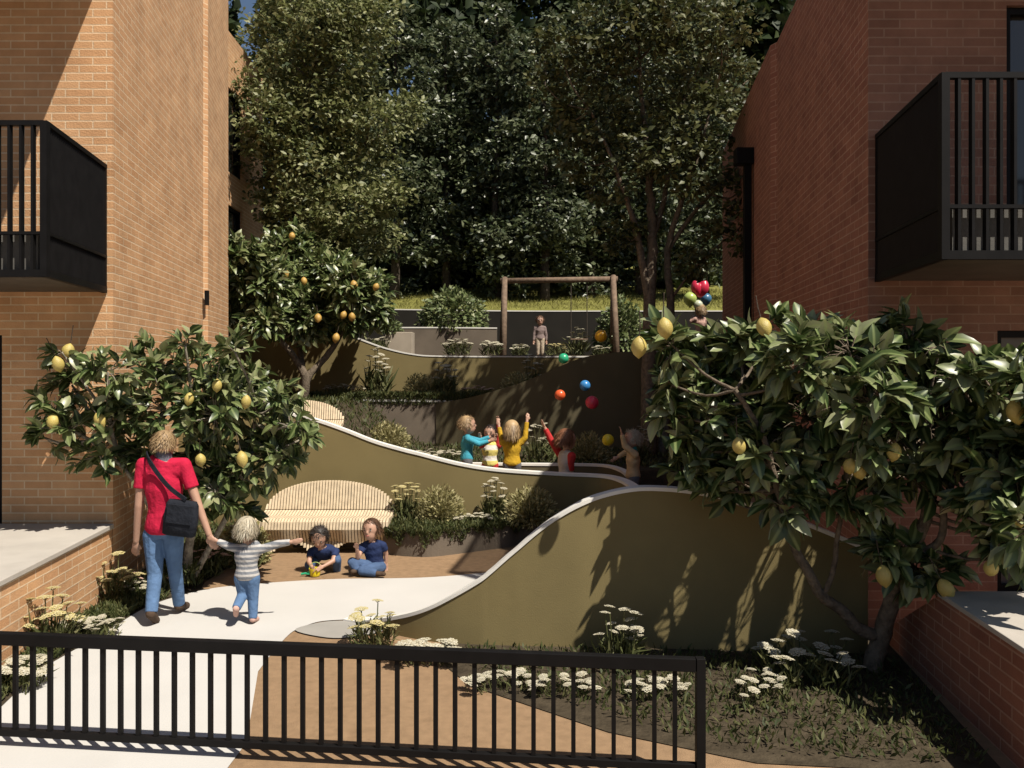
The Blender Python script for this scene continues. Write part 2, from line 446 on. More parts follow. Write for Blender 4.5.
sheet('ground', [(-150, -60), (150, -60), (150, 300), (-150, 300)], -0.004, M['tan'])
path_px = [(40, 670), (75, 650), (105, 633), (150, 606), (200, 591), (245, 585), (330, 579.5), (420, 578), (487, 573)]
path = [G(*p) for p in path_px]
low_px = [(366, 620), (344, 620), (319, 622), (301, 628), (290, 634), (275, 650), (258, 672)]
lower = [G(*p) for p in low_px]
top_edge = spline(path, 6)
right_edge = [Vector((0.3, 8.2, 0)), Vector((-0.3, 7.6, 0))]
low_edge = spline(lower, 6)
front_left = [Vector((-3.15, 4.2, 0)), Vector((-3.7, 3.0, 0)), Vector((-3.9, 1.0, 0))]
front_right = [Vector((-1.6, 5.0, 0)), Vector((-1.65, 3.0, 0)), Vector((-1.7, 1.0, 0))]
sheet('path', [(p.x, p.y) for p in (front_left[::-1] + top_edge + right_edge + low_edge + front_right)], 0.004, M['path'])
shade_px = [(295, 631), (319, 623.5), (344, 621.5), (375, 622), (384, 631), (355, 637.5), (327, 638.5)]
sheet('kerb', [(p.x, p.y) for p in smooth_poly([G(*p) for p in shade_px])], 0.009, M['shade_pad'])  # flat patch, no kerb; shade beside the wall tail put into its grey
sheet('soil', [(-0.75, 6.75), (-0.3, 5.9), (0.6, 5.15), (1.4, 4.75), (2.75, 4.6), (3.1, 6.95), (2.9, 7.2), (0, 6.9)], 0.003, M['soil'])
sheet('planting_bed', [(p.x, p.y) for p in ([Vector((-4.0, 8.6, 0)), Vector((-3.6, 3.0, 0))] + front_left[:2][::-1] + top_edge[:25] + [G(205, 582), G(238, 562), G(262, 553), Vector((-3.0, 11, 0)), Vector((-4.4, 11, 0))])], 0.002, M['soil'])


def sstep(t):
    t = max(0.0, min(1.0, t)); return t * t * (3 - 2 * t)


def ramp_z(x):
    return 0.35 + 0.85 * sstep((0.0 - x) / 3.2)


def ground_z(x, y):
    if y < 11.07: return 0.0
    if y < 13.02: return ramp_z(x)
    if y < 17.04: return 0.62 + 0.95 * sstep((-1.6 - x) / 1.7)
    if y < 18.62: return 1.60
    if y < 24.55: return 2.50
    return 3.88 + (y - 24.55) * 0.20


ys = [11.05, 11.08] + [11.1 + .19 * i for i in range(11)] + [13.01, 13.03] + [13.2 + .3 * i for i in range(13)] + [17.03, 17.05, 17.4, 18, 18.6, 18.64] + [19 + .5 * i for i in range(12)] + [24.53, 24.57] + [25 + 2 * i for i in range(19)]
xs = [-30, -20, -12] + [-8 + .3 * i for i in range(54)] + [12, 20, 30]
mb = MB()
vs = [(x, y, ground_z(x, y) + (R.uniform(-.012, .012) if y > 13 else 0)) for y in ys for x in xs]
fs, fm = [], []
nx = len(xs)
for j in range(len(ys) - 1):
    for i in range(nx - 1):
        fs.append((j * nx + i, j * nx + i + 1, (j + 1) * nx + i + 1, (j + 1) * nx + i))
        y = ys[j]
        fm.append(1 if y < 13 else (2 if y >= 24.56 else 0))
mb.add(vs, fs); mb.mi = fm
o = mb.build('terrain', [M['soil'], M['tan'], M['lawn']]); o['kind'] = 'structure'


# ------------------------------------------------------------------ garden walls
def ribbon(name, pts, base, thick, mat, label, cat='garden wall', group=None, cap=0.035, capw=0.012, per=8):
    """free-standing wall: pts are points along the top of the near face"""
    q = spline(pts, per)
    mb, cp = MB(), MB()
    rows, crow = [], []
    for i, p in enumerate(q):
        t = q[min(i + 1, len(q) - 1)] - q[max(i - 1, 0)]; t.z = 0; t.normalize()
        n = Vector((-t.y, t.x, 0))
        zb = base(p) if callable(base) else base
        zt = max(p.z - cap, zb + 0.005)
        a = Vector((p.x, p.y, zb)); b = a + n * thick
        rows.append([a, b, Vector((b.x, b.y, zt)), Vector((a.x, a.y, zt))])
        a2 = Vector((p.x, p.y, zt)) - n * capw; b2 = Vector((b.x, b.y, zt)) + n * capw
        crow.append([a2, b2, b2 + Vector((0, 0, cap)), a2 + Vector((0, 0, cap))])
    mb.loft(rows); cp.loft(crow)
    o = mb.build(name, mat)
    tag(o, label, cat, group)
    if cap > 0.001:
        cp.build('coping', M['coping'], o)
    return o


W0 = [(344, 620.5, 7.38), (366, 620, 7.25), (383, 618, 7.1), (409, 613, 6.95), (430, 606, 6.86), (452, 595, 6.8), (478, 580, 6.76), (490, 571, 6.75), (507, 556, 6.74), (520, 545, 6.73), (540, 528, 6.72), (560, 514, 6.71), (580, 503, 6.7), (600, 495, 6.7), (625, 489, 6.69), (650, 487, 6.68), (690, 490, 6.65), (740, 500, 6.62), (800, 520, 6.58), (868, 548, 6.55)]
ribbon('garden_wall', [P(*p) for p in W0], -0.01, 0.10, M['olive'], 'sweeping olive green wall with white top edge beside the white path, nearest the black fence', cap=0.03)
W1 = [(150, 402, 11.0), (220, 404, 11.0), (275, 411, 11), (300, 415, 11), (318, 419.5, 11), (345, 429, 11), (373, 440, 11), (400, 448, 11), (420, 453, 11), (460, 463, 11), (500, 469, 11), (560, 473, 11), (590, 474.3, 11), (608, 476, 10.85), (622, 480.5, 10.5), (632, 487, 9.9)]
ribbon('garden_wall', [P(*p) for p in W1], -0.01, 0.10, M['olive'], 'long olive wall with white top edge curving down behind the wooden bench', cap=0.036)
W2 = [(385, 462, 13.05), (440, 462.5, 13.05), (480, 463, 13), (540, 463.5, 13), (590, 464, 13), (608, 465.5, 12.8), (621, 470, 12.2), (628, 476, 11.5)]
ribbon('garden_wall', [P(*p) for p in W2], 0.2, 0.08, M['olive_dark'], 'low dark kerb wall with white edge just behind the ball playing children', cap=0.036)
WA = [(190, 397, 16.97), (320, 399, 16.97), (380, 399.5, 16.97), (430, 400, 16.97), (480, 401, 16.97), (560, 401, 17.0)]
ribbon('garden_wall', [P(*p) for p in WA], 0.3, 0.10, M['umber'], 'straight brown planter wall under the trailing hedge, behind the small curved bench', cap=0.04)
WC = [(436, 403, 16.94), (465, 398.5, 16.75), (490, 392, 16.4), (520, 383, 16.2), (545, 373, 16.1), (570, 362, 16.0), (590, 356, 16), (620, 352, 16), (660, 352, 16), (760, 352, 16.2)]
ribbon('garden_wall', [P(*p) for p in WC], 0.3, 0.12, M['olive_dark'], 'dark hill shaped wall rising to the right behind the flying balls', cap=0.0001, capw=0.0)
WB = [(200, 300, 18.57), (300, 318, 18.57), (335, 330, 18.57), (358, 338, 18.57), (385, 347.5, 18.57), (412, 353.5, 18.57), (440, 355.5, 18.57), (520, 356, 18.57), (600, 356, 18.57), (760, 356, 18.57)]
ribbon('garden_wall', [P(*p) for p in WB], 1.2, 0.12, M['olive'], 'olive terrace wall below the swing with its left end curving upward', cap=0.03)
WU = [(398, 327, 20.6), (440, 327, 20.6), (497, 327.5, 20.6)]
ribbon('garden_wall', [P(*p) for p in WU], 2.4, 0.15, M['umber'], 'short brown retaining wall in front of the round clipped shrub', cap=0.03)
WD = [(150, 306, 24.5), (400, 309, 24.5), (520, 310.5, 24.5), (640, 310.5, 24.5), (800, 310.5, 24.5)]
ribbon('garden_wall', [P(*p) for p in WD], 2.3, 0.2, M['shaded_wall'], 'dark back wall behind the swing, topped by the sunny lawn', cap=0.03)
# planter box on the upper terrace
a = P(398.5, 332, 20.0)
mb = MB()
mb.box((a.x, 20.0 + .25, (a.z + 2.45) / 2), (0.66, 0.5, a.z - 2.45)); o = mb.build('planter_box', M['box_stone'], bevel=0.015)
tag(o, 'square stone planter box with a little round shrub on the upper terrace', 'planter')
o2 = MB(); o2.box((a.x, 20.25, a.z + 0.004), (0.56, 0.4, 0.012)); o2.build('soil', M['soil'], o)

# planter right of the bench
kerb = spline([G(384, 553.5), G(405, 556), G(432, 556.5), G(470, 552), G(505, 547.5), G(530, 544), G(600, 545)], 6)
mb = MB()
top = [(p.x, p.y, .27) for p in kerb] + [(1.9, 10.98, .27), (kerb[0].x, 10.98, .27)]
n = len(top)
mb.add(top + [(x, y, -0.01) for x, y, z in top], [tuple(range(n))] + [(i, i + n, (i + 1) % n + n, (i + 1) % n) for i in range(n)])
o = mb.build('planter', M['umber']); tag(o, 'low grey concrete planter of yarrow and grasses right of the wooden bench', 'planter')
mb = MB(); mb.add([(x * .99, y + .02, .275) for x, y, z in top], [tuple(range(n))]); mb.build('soil', M['soil'], o)


# ------------------------------------------------------------------ brick buildings
def wall_face(mb, p0, p1, z0, z1, openings=(), reveal=0.12, mi=0, uoff=0.0):
    """upright brick face from p0 to p1 (the outside is on the right hand when walking p0 -> p1), with recessed openings"""
    p0, p1 = Vector((p0[0], p0[1], 0)), Vector((p1[0], p1[1], 0))
    L_ = (p1 - p0).length; t = (p1 - p0) / L_; inn = Vector((-t.y, t.x, 0))
    us = sorted({0, L_} | {u for o in openings for u in o[:2]}); zs = sorted({z0, z1} | {z for o in openings for z in o[2:4]})

    def pt(u, z, d=0): return p0 + t * u + inn * d + Vector((0, 0, z))
    for i in range(len(us) - 1):
        for j in range(len(zs) - 1):
            uc, zc = (us[i] + us[i + 1]) / 2, (zs[j] + zs[j + 1]) / 2
            if any(o[0] < uc < o[1] and o[2] < zc < o[3] for o in openings): continue
            q = ((us[i], zs[j]), (us[i + 1], zs[j]), (us[i + 1], zs[j + 1]), (us[i], zs[j + 1]))
            mb.add([pt(*c) for c in q], [(0, 1, 2, 3)], mi, [[(c[0] + uoff, c[1]) for c in q]])
    for u0, u1, a, b in openings:
        for (c0, c1) in (((u0, a), (u0, b)), ((u0, b), (u1, b)), ((u1, b), (u1, a)), ((u1, a), (u0, a))):
            mb.add([pt(*c0), pt(*c1), pt(*c1, reveal), pt(*c0, reveal)], [(0, 1, 2, 3)], mi, [[(c0[0], c0[1]), (c1[0], c1[1]), (c1[0] + reveal, c1[1]), (c0[0] + reveal, c0[1])]])
    return pt


def glazing(root, pt, op, name, leafm, reveal=0.12, fw=0.06, mull=1):
    """frame with pane set back into an opening"""
    u0, u1, a, b = op
    fr = MB(); d0 = reveal - 0.05
    def bar(c0, c1): fr.bar(pt(*c0, d0), pt(*c1, d0), fw, 0.05)
    h = fw / 2
    bar((u0 + h, a), (u0 + h, b)); bar((u1 - h, a), (u1 - h, b))
    fr.bar(pt(u0 + fw, b - h, d0), pt(u1 - fw, b - h, d0), 0.05, fw); fr.bar(pt(u0 + fw, a + h, d0), pt(u1 - fw, a + h, d0), 0.05, fw)
    for k in range(mull):
        u = u0 + (u1 - u0) * (k + 1) / (mull + 1)
        bar((u, a + fw), (u, b - fw))
    f = fr.build(name, M['black'], root)
    pn = MB(); pn.add([pt(u0, a, reveal - .01), pt(u1, a, reveal - .01), pt(u1, b, reveal - .01), pt(u0, b, reveal - .01)], [(0, 1, 2, 3)])
    pn.build('pane', leafm, f)
    return f


def balcony(root, wl_, fr_, far, z0, z1, back):
    """wl_ = wall-side corner, fr_ = front corner of the open end, far = far x along the front; slab, rails and upright bars"""
    sg = 1 if far > fr_[0] else -1
    mb = MB()
    a, b = Vector((wl_[0], wl_[1], 0)), Vector((fr_[0], fr_[1], 0))
    pts = [a, b, Vector((far, fr_[1], 0)), Vector((far, wl_[1], 0))]
    if sg < 0: pts = pts[::-1]
    up = Vector((0, 0, 1))
    mb.add([p + up * (z0 + .01) for p in pts] + [p + up * (z0 + .05) for p in pts], [(0, 3, 2, 1), (4, 5, 6, 7)] + [(i, (i + 1) % 4, (i + 1) % 4 + 4, i + 4) for i in range(4)])
    bal = mb.build('balcony', M['slab_dark'], root)
    # upstand behind the bars
    us = MB()
    ins = (b - a).normalized() * -0.10
    c0 = Vector((fr_[0] + sg * .09, fr_[1] + .09, 0)); c1 = Vector((far, fr_[1] + .09, 0))
    us.bar(c0 + up * (z0 + .21), c1 + up * (z0 + .21), .06, .31); us.build('upstand', M['slab'], bal)
    rl = MB()
    off = Vector((0, 0, 0))
    for zz, hh in ((z1 - .02, .04), (z0 + .36, .025), (z0 + .03, .06)):
        rl.bar(b + up * zz, Vector((far, fr_[1], zz)), .05, hh)
        rl.bar(a + up * (zz + .001), b + up * (zz + .001), .05, hh)
    rl.bar(b + up * z0, b + up * (z1 - .003), .055, .055)
    rl.bar(a + up * z0, a + up * (z1 - .003), .04, .04)
    rl.build('rail', M['black'], bal)
    d = (b - a); n = int(d.length / .048)
    t = d.normalized()
    sc = MB()
    for i in range(1, n):
        p = a + d * (i / n)
        sc.box(p + up * ((z0 + z1) / 2), (.012, .04, z1 - z0 - .05), rz=math.atan2(d.y, d.x) + math.pi / 2 + .5 * sg)
    sc.build('side_screen', M['black'], bal)
    L_ = abs(far - fr_[0]); n = int(L_ / .0955)
    proto = None
    for i in range(1, n):
        if i > 45: break
        if proto is None:
            q = MB(); q.box((0, 0, 0), (.02, .045, z1 - z0 - .05)); proto = q.build('baluster', M['black'], bal); ob = proto
        else:
            ob = proto.copy(); link(ob, bal)
        ob.location = (fr_[0] + sg * i * .0955, fr_[1], (z0 + z1) / 2)
    return bal


# left building
LB = empty('brick_building', (-6, 10, 0), 'sunlit buff brick building with a black balcony on the left side', 'building')
LB.location = (0, 0, 0)
mb = MB()
HL = 9.4
seq = [(-12, 8.3), (-3.99, 8.3), (-4.67, 12.55), (-4.625, 12.63), (-4.99, 14.6), (-5.95, 14.75), (-6.12, 20.4), (-12, 20.5)]
uo = 0.0
left_ops = {0: [(12 - 6.3, 12 - 5.1, .02, 2.58), (12 - 6.6, 12 - 5.2, 3.05, 5.4)], 5: [(2.3, 3.9, .3, 3.6), (2.3, 3.9, 4.15, 5.7), (2.3, 3.9, 6.4, 8.2)]}
pts_f = {}
for i in range(len(seq) - 1):
    pts_f[i] = wall_face(mb, seq[i], seq[i + 1], -0.02, HL, left_ops.get(i, ()), uoff=uo)
    uo += math.dist(seq[i], seq[i + 1])
mb.add([(x, y, HL) for x, y in seq], [tuple(range(len(seq)))])
mb.build('wall', M['brick_buff'], LB)
glazing(LB, pts_f[0], left_ops[0][0], 'door', M['door'], mull=0)
glazing(LB, pts_f[0], left_ops[0][1], 'window', M['glass'])
for op in left_ops[5]: glazing(LB, pts_f[5], op, 'window', M['glass'], mull=0)
balcony(LB, (-4.07, 8.29), (-3.826, 6.8), -9.0, 3.0, 4.28, 8.3)
balcony(LB, (-4.07, 8.29), (-3.826, 6.8), -9.0, 6.3, 7.58, 8.3)
tp = MB(); q = P(204, 298, 12.5); tp.box((q.x + .05, q.y - .02, q.z), (.05, .06, .22)); tp.build('lamp_bracket', M['black'], LB)

# right building
RB = empty('brick_building', (0, 0, 0), 'shaded red brick building with a black balcony on the right side', 'building')
mb = MB()
HR = 6.8
seq = [(11, 7.2), (3.09, 7.2), (3.71, 11.61), (3.655, 11.74), (4.50, 17.75), (11, 18.2)][::-1]
right_ops = {4: [(3.09 + 8 - 4.2 - 0, 0, 0, 0)]}
fr_len = 11 - 3.09
right_ops = {4: [(1.12, 2.25, .30, 2.58), (1.20, 2.9, 3.05, 5.4)]}
seq = seq  # walking so that the outside lies on the right
uo = 0.0
for i in range(len(seq) - 1):
    a, b = seq[i + 1], seq[i]
    # faces are emitted walking the outline backwards, so the opening offsets run from the corner
ordr = [(3.09, 7.2, 11, 7.2), (3.71, 11.61, 3.09, 7.2), (3.655, 11.74, 3.71, 11.61), (4.50, 17.75, 3.655, 11.74), (11, 18.2, 4.50, 17.75)]
rf = {}
for i, (x0, y0, x1, y1) in enumerate(ordr):
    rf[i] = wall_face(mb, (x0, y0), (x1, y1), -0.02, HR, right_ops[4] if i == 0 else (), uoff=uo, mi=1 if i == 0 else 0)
    uo += math.dist((x0, y0), (x1, y1))
mb.add([(x, y, HR) for x, y in [(3.09, 7.2), (11, 7.2), (11, 18.2), (4.5, 17.75), (3.655, 11.74), (3.71, 11.61)]], [(0, 1, 2, 3, 4, 5)], 0)
mb.build('wall', [M['brick_red'], M['brick_shaded']], RB)
glazing(RB, rf[0], right_ops[4][0], 'door', M['door'], mull=0)
glazing(RB, rf[0], right_ops[4][1], 'window', M['glass'], mull=1)
balcony(RB, (3.17, 7.19), (2.95, 5.67), 8.6, 3.0, 4.275, 7.2)
balcony(RB, (3.17, 7.19), (2.95, 5.67), 8.6, 6.3, 7.575, 7.2)  # unseen upper balcony, added to shade the front wall below
pp = MB()
q = P(753, 165, 13.35); q.x -= .09
pp.box((q.x, q.y, (q.z + .5) / 2), (.11, .11, q.z - .5)); pp.build('drainpipe', M['black'], RB)
hp = MB(); hp.box((q.x - .06, q.y, q.z + .13), (.28, .22, .26)); hp.build('rain_hopper', M['black'], RB, bevel=.01)

# low walls
def low_wall(name, outline, top, mat, label, slope=None):
    mb = MB(); n = len(outline); u = 0
    for i in range(n):
        a, b = outline[i], outline[(i + 1) % n]
        L_ = math.dist(a[:2], b[:2])
        za, zb = a[2], b[2]
        mb.add([(a[0], a[1], -.02), (b[0], b[1], -.02), (b[0], b[1], zb), (a[0], a[1], za)], [(0, 1, 2, 3)], 0, [[(u, -.02), (u + L_, -.02), (u + L_, zb), (u, za)]])
        u += L_
    mb.add(outline, [tuple(range(n))], 0, [[(p[0], p[1]) for p in outline]])
    o = mb.build(name, mat); tag(o, label, 'low wall')
    return o


o = low_wall('brick_wall', [(-3.99, 8.28, .655), (-10, 8.28, .655), (-10, 1, .655), (-3.26, 1, .655)][::-1], .7, M['brick_buff'], 'low buff brick wall with pale cap, lower left beside the flower bed')
mb = MB(); ol = [(-3.965, 8.27), (-10, 8.27), (-10, 1), (-3.235, 1)]
mb.add([(x, y, .655) for x, y in ol] + [(x, y, .70) for x, y in ol], [(0, 1, 2, 3), (7, 6, 5, 4)] + [(i, i + 4, (i + 1) % 4 + 4, (i + 1) % 4) for i in range(4)]); mb.build('coping', M['cap_stone'], o, bevel=.006)
o = low_wall('brick_wall', [(3.10, 6.95, .05), (2.975, 5.8, .665), (2.5, 1.0, .665), (9, 1.0, .665), (9, 5.8, .665), (3.3, 6.95, .05)], .7, M['brick_red'], 'low red brick wall with pale cap, lower right beside the lemon tree trunk')
mb = MB(); ol = [(2.97, 5.8), (2.495, 1), (9, 1), (9, 5.8)]
mb.add([(x, y, .665) for x, y in ol] + [(x, y, .70) for x, y in ol], [(3, 2, 1, 0), (4, 5, 6, 7)] + [(i, (i + 1) % 4, (i + 1) % 4 + 4, i + 4) for i in range(4)]); mb.build('coping', M['cap_stone'], o, bevel=.006)

# ------------------------------------------------------------------ black fence
FA, FB = Vector((-3.62, 5.02, 0)), Vector((1.0, 4.525, 0))
fe = empty('metal_fence', FB, 'low black metal fence with upright bars across the bottom foreground', 'fence')
mb = MB(); d = FA - FB; up = Vector((0, 0, 1))
mb.bar(up * .648, d + up * .648, .05, .072); mb.build('top_rail', M['black'], fe, bevel=.004)
mb = MB(); mb.bar(up * .09, d + up * .09, .04, .04); mb.build('bottom_rail', M['black'], fe, bevel=.003)
q = MB(); q.box((0, 0, .343), (.05, .05, .686)); pr = q.build('post', M['black'], fe, bevel=.003); pr.location = (0.026, -.003, 0)
pc = pr.copy(); link(pc, fe); pc.location = d
n = int(d.length / .1085)
q = MB(); q.box((0, 0, .361), (.024, .024, .502)); pr = q.build('baluster', M['black'], fe)
for i in range(1, n):
    ob = pr if i == 1 else pr.copy()
    if i > 1: link(ob, fe)
    ob.location = d * (i / n); ob.rotation_euler = (0, 0, math.atan2(d.y, d.x))


# ------------------------------------------------------------------ benches of pale ribs
def bench(label, loc, rz, width, bh, scale=1.0, n=44, arch=True):
    root = empty('bench', loc, label, 'bench', rz=rz)
    back, seat = MB(), MB()
    sp = width / n; th = sp * .72
    seat_z, dep = .42 * scale, .46 * scale
    for i in range(n):
        u = (i + .5) / n * 2 - 1
        x = u * width / 2
        h = bh * math.sqrt(max(0.0, 1 - abs(u) ** 2.15)) ** .95
        # backrest rib: leans back as it rises
        if h > .02:
            a = [(.16, seat_z - .03), (.10, seat_z + .02), (.06, seat_z + .04), (.10 + .15 * h, seat_z + h), (.14 + .15 * h, seat_z + h), (.14, seat_z)]
            vs = [(x - th / 2, y, z) for y, z in a] + [(x + th / 2, y, z) for y, z in a]
            m_ = len(a)
            back.add(vs, [tuple(range(m_)), tuple(range(m_, 2 * m_))[::-1]] + [(j, j + m_, (j + 1) % m_ + m_, (j + 1) % m_) for j in range(m_)])
        # seat rib with an apron whose lower edge waves into two openings
        hw = 1.0
        wave = .02 + (.12 * scale) * (max(0, math.cos((abs(u) - .45) * math.pi / .52)) ** .8 if abs(abs(u) - .45) < .26 else 0) if arch else .02
        roll = .05 * math.cos(u * 2.2 * math.pi)
        a = [(.12, seat_z - .035), (.06, seat_z + .03), (-.12, seat_z - .012), (-dep + .10, seat_z + .0), (-dep + .02, seat_z - .03), (-dep + .015 - .02, seat_z - .12), (-dep + .09 + roll, seat_z - .28), (-dep + .06, wave), (-dep + .13, wave), (-dep + .16 + roll, seat_z - .26), (-dep + .10, seat_z - .12), (-dep + .16, seat_z - .08)]
        vs = [(x - th / 2, y, z) for y, z in a] + [(x + th / 2, y, z) for y, z in a]
        m_ = len(a)
        seat.add(vs, [tuple(range(m_)), tuple(range(m_, 2 * m_))[::-1]] + [(j, j + m_, (j + 1) % m_ + m_, (j + 1) % m_) for j in range(m_)])
    back.build('backrest', M['wood'], root); seat.build('seat', M['wood'], root)
    sup = MB(); sup.box((0, -.02, seat_z - .07), (width * .96, .05, .05)); sup.box((0, -.12, seat_z * .4), (width * .5, .10, seat_z * .7)); sup.build('support', M['slab_dark'], root)
    return root


bb = G(321, 554)
bench('pale slatted wooden bench with rounded back behind the two seated children', (bb.x, bb.y + .42, 0), 0, 133 * 10.2 / F, .385)
b2 = P(296, 425, 12.4)
bench('small curved wooden bench half hidden above the long olive wall', (b2.x, 12.5, P(296, 419, 12.5).z - .47), 0.12, 1.36, .33, 1.0, 40)

# ------------------------------------------------------------------ swing frame
sw = empty('swing_frame', (0, 0, 0), 'round timber swing frame on the upper terrace', 'swing')
SY = 22.0
tl, tr = P(505, 281, SY), P(613, 279, SY)
def zt(v): return Vector((v.x, v.y, 2.5))
mb = MB(); mb.tube([tl + Vector((-.12, 0, 0)), tr + Vector((.12, 0, 0))], .075, 10); mb.build('beam', M['log'], sw, smooth=True)
for top_, px in ((tl, 503), (tr, 612)):
    for s in (-1, 1):
        f = Vector((P(px, 355, SY).x + (0.02 if s < 0 else (-.05 if px < 550 else .12)), SY + s * .85, 2.47))
        mb = MB(); mb.tube([f, Vector((top_.x + (f.x - top_.x) * .1, SY + s * .06, top_.z + .08))], [.085, .07], 10); mb.build('leg', M['log'], sw, smooth=True)
for px in (571, 587):
    x = P(px, 300, SY).x
    mb = MB(); mb.tube([(x, SY, tl.z), (x, SY, 2.98)], .014, 6); mb.build('rope', M['rope'], sw)
mb = MB(); mb.box((P(579, 300, SY).x, SY, 2.965), (.46, .2, .035)); mb.build('seat', M['log'], sw)

# ------------------------------------------------------------------ balls
for px, py, r, Y, m, lab in ((601, 336, 6.2, 15.5, 'b_gold', 'golden yellow ball flying highest, before the swing leg'), (563.5, 358.5, 5.2, 14, 'b_green', 'green ball in the air below the swing'),
                             (585, 385.5, 5.4, 13.5, 'b_blue', 'blue ball in the air in front of the dark wall'), (560, 395, 5.4, 13.2, 'b_orange', 'orange ball in the air, leftmost of the lower balls'),
                             (592, 402.5, 6.6, 12.8, 'b_red', 'crimson red ball in the air below the blue ball'), (608, 440, 6.0, 12.2, 'b_yellow', 'lemon yellow ball flying beside the child on the right')):
    mb = MB(); rr = r * Y / F
    mb.ellipsoid((0, 0, 0), (rr, rr, rr), None, 24, 16)
    mb.tube([(0, 0, rr * .985), (0, 0, rr * 1.01)], rr * .10, 10)
    o = mb.build('ball', M[m], smooth=True); o.location = P(px, py, Y); o.rotation_euler = (.6, .4, 0)
    tag(o, lab, 'ball', 'balls in the air')


# ------------------------------------------------------------------ trees
def limb(mb, pts, r0, r1, n=8, per=5, wob=0.0):
    q = spline(pts, per)
    q = [p + Vector((R.uniform(-wob, wob), R.uniform(-wob, wob), 0)) if 0 < i < len(q) - 1 else p for i, p in enumerate(q)]
    m_ = len(q)
    mb.tube(q, [r0 + (r1 - r0) * (i / (m_ - 1)) for i in range(m_)], n)
    return q


def in_poly(x, y, poly):
    c = False
    for i in range(len(poly)):
        a, b = poly[i - 1], poly[i]
        if (a[1] > y) != (b[1] > y) and x < (b[0] - a[0]) * (y - a[1]) / (b[1] - a[1]) + a[0]: c = not c
    return c


def lemon_mesh(r, mat):
    mb = MB(); rings = []
    prof = [(-1.28, .03), (-1.2, .14), (-1.05, .34), (-.8, .68), (-.4, .93), (0, 1.0), (.4, .93), (.8, .66), (1.02, .36), (1.14, .15), (1.2, .04)]
    for z, q in prof:
        rings.append([(q * r * math.cos(2 * math.pi * k / 14), q * r * math.sin(2 * math.pi * k / 14), z * r) for k in range(14)])
    mb.loft(rings)
    return mb.mesh('lemon', mat, True)


def lemon_tree(label, base, stems, blobs, lemons, leaf_len, twigs_per, lmat, lem_r, mats=('bark_pale',), Yoff=0.0, lemon_mat='lemon', jitter=0.35, aspect=.5, tw_r=.006, per_twig=(7, 11), stray=.4, limb_r=.02, streak_gaps=None):
    root = empty('lemon_tree', base, label, 'tree')
    inv = -Vector(base)
    tr, br = MB(), MB()
    ends = []
    for pts, r0, r1 in stems:
        q = limb(tr, [Vector(p) + inv for p in pts], r0, r1, 9, 5, r0 * .12)
        ends += q[len(q) // 2:]
    tr.build('trunk', M[mats[0]], root, smooth=True)
    pos, ax, nr, sz = [], [], [], []
    for (c, r) in blobs:
        c = Vector(c) + inv
        # limb from the nearest stem end to the blob
        e = min(ends, key=lambda p: (p - c).length + 2.0 * max(0, p.z - c.z))
        mid = (e + c) / 2 + Vector((R.uniform(-.05, .05), R.uniform(-.05, .05), -.06))
        limb(br, [e, mid, c], limb_r, limb_r * .5, 6, 3)
        nt_ = max(4, int(twigs_per * (r / .3) ** 2))
        for k in range(nt_):
            d = Vector(rnd_dirs(1)[0]); d.z = d.z * .8 + .18; d.normalize()
            s = c + d * r * R.uniform(.05, .35)
            ln = r * R.uniform(.45, .95)
            t_end = s + d * ln + Vector((0, 0, -.08 * ln))
            br.tube([s, (s + t_end) / 2 + Vector((0, 0, .02)), t_end], [tw_r, tw_r * .8, tw_r * .5], 5)
            nl = R.randint(*per_twig)
            sd = d.orthogonal().normalized(); ud = d.cross(sd)
            ph = R.uniform(0, 6.28)
            for i in range(nl):
                f = 1 - (i / nl) ** 1.2 * .85
                p = s.lerp(t_end, f)
                ph += 2.4
                spread = .55 + .75 * (i / nl)
                a = d + (sd * math.cos(ph) + ud * math.sin(ph)) * spread + Vector((0, 0, .08)) + Vector(rnd_dirs(1)[0]) * stray
                pos.append(p); ax.append(a)
                nr.append(Vector((0.15, -.15, 1.0)) + Vector(rnd_dirs(1)[0]) * .75 + d * .3)
                sz.append(leaf_len * R.uniform(.62, 1.15))
    br.build('branches', M[mats[0]], root, smooth=True)
    if streak_gaps:                     # leaves cut away along the sun rays to shape light streaks on the wall
        keep = []
        for i, p in enumerate(pos):
            hit = False
            for e in (.1, .5, .95):
                q = Vector(p) - inv + Vector(ax[i]).normalized() * (sz[i] * e)
                t = (6.66 - q.y) / .46
                if t > 0 and any(in_poly(q.x - .48 * t, q.z - t, g_) for g_ in streak_gaps): hit = True
            if not hit: keep.append(i)
        pos, ax, nr, sz = [[l[i] for i in keep] for l in (pos, ax, nr, sz)]
    leaf_obj('crown', leaf_mesh('crown', pos, ax, nr, sz, lmat, LEAF3, aspect, .36, .3), root)
    lm = lemon_mesh(lem_r, M[lemon_mat])
    for i, p in enumerate(lemons):
        o = link(bpy.data.objects.new('lemon', lm), root); o.location = Vector(p) + inv
        o.rotation_euler = (R.uniform(-.4, .4), R.uniform(-.4, .4), R.uniform(0, 6)); s = R.uniform(.85, 1.1); o.scale = (s, s, s * R.uniform(1.08, 1.25))
        sk = MB(); sk.tube([(0, 0, lem_r * 1.2), (.01, .005, lem_r * 1.2 + .06), (.015, .02, lem_r * 1.2 + .14)], .004, 5); sk.build('stalk', M['bark_dark'], o)
    return root


def bl(lst, Y, dy, f=1.0):
    out = []
    for px, py, r in lst:
        y = Y + R.uniform(-dy, dy)
        out.append((P(px, py, y), r * y / F * f))
    return out


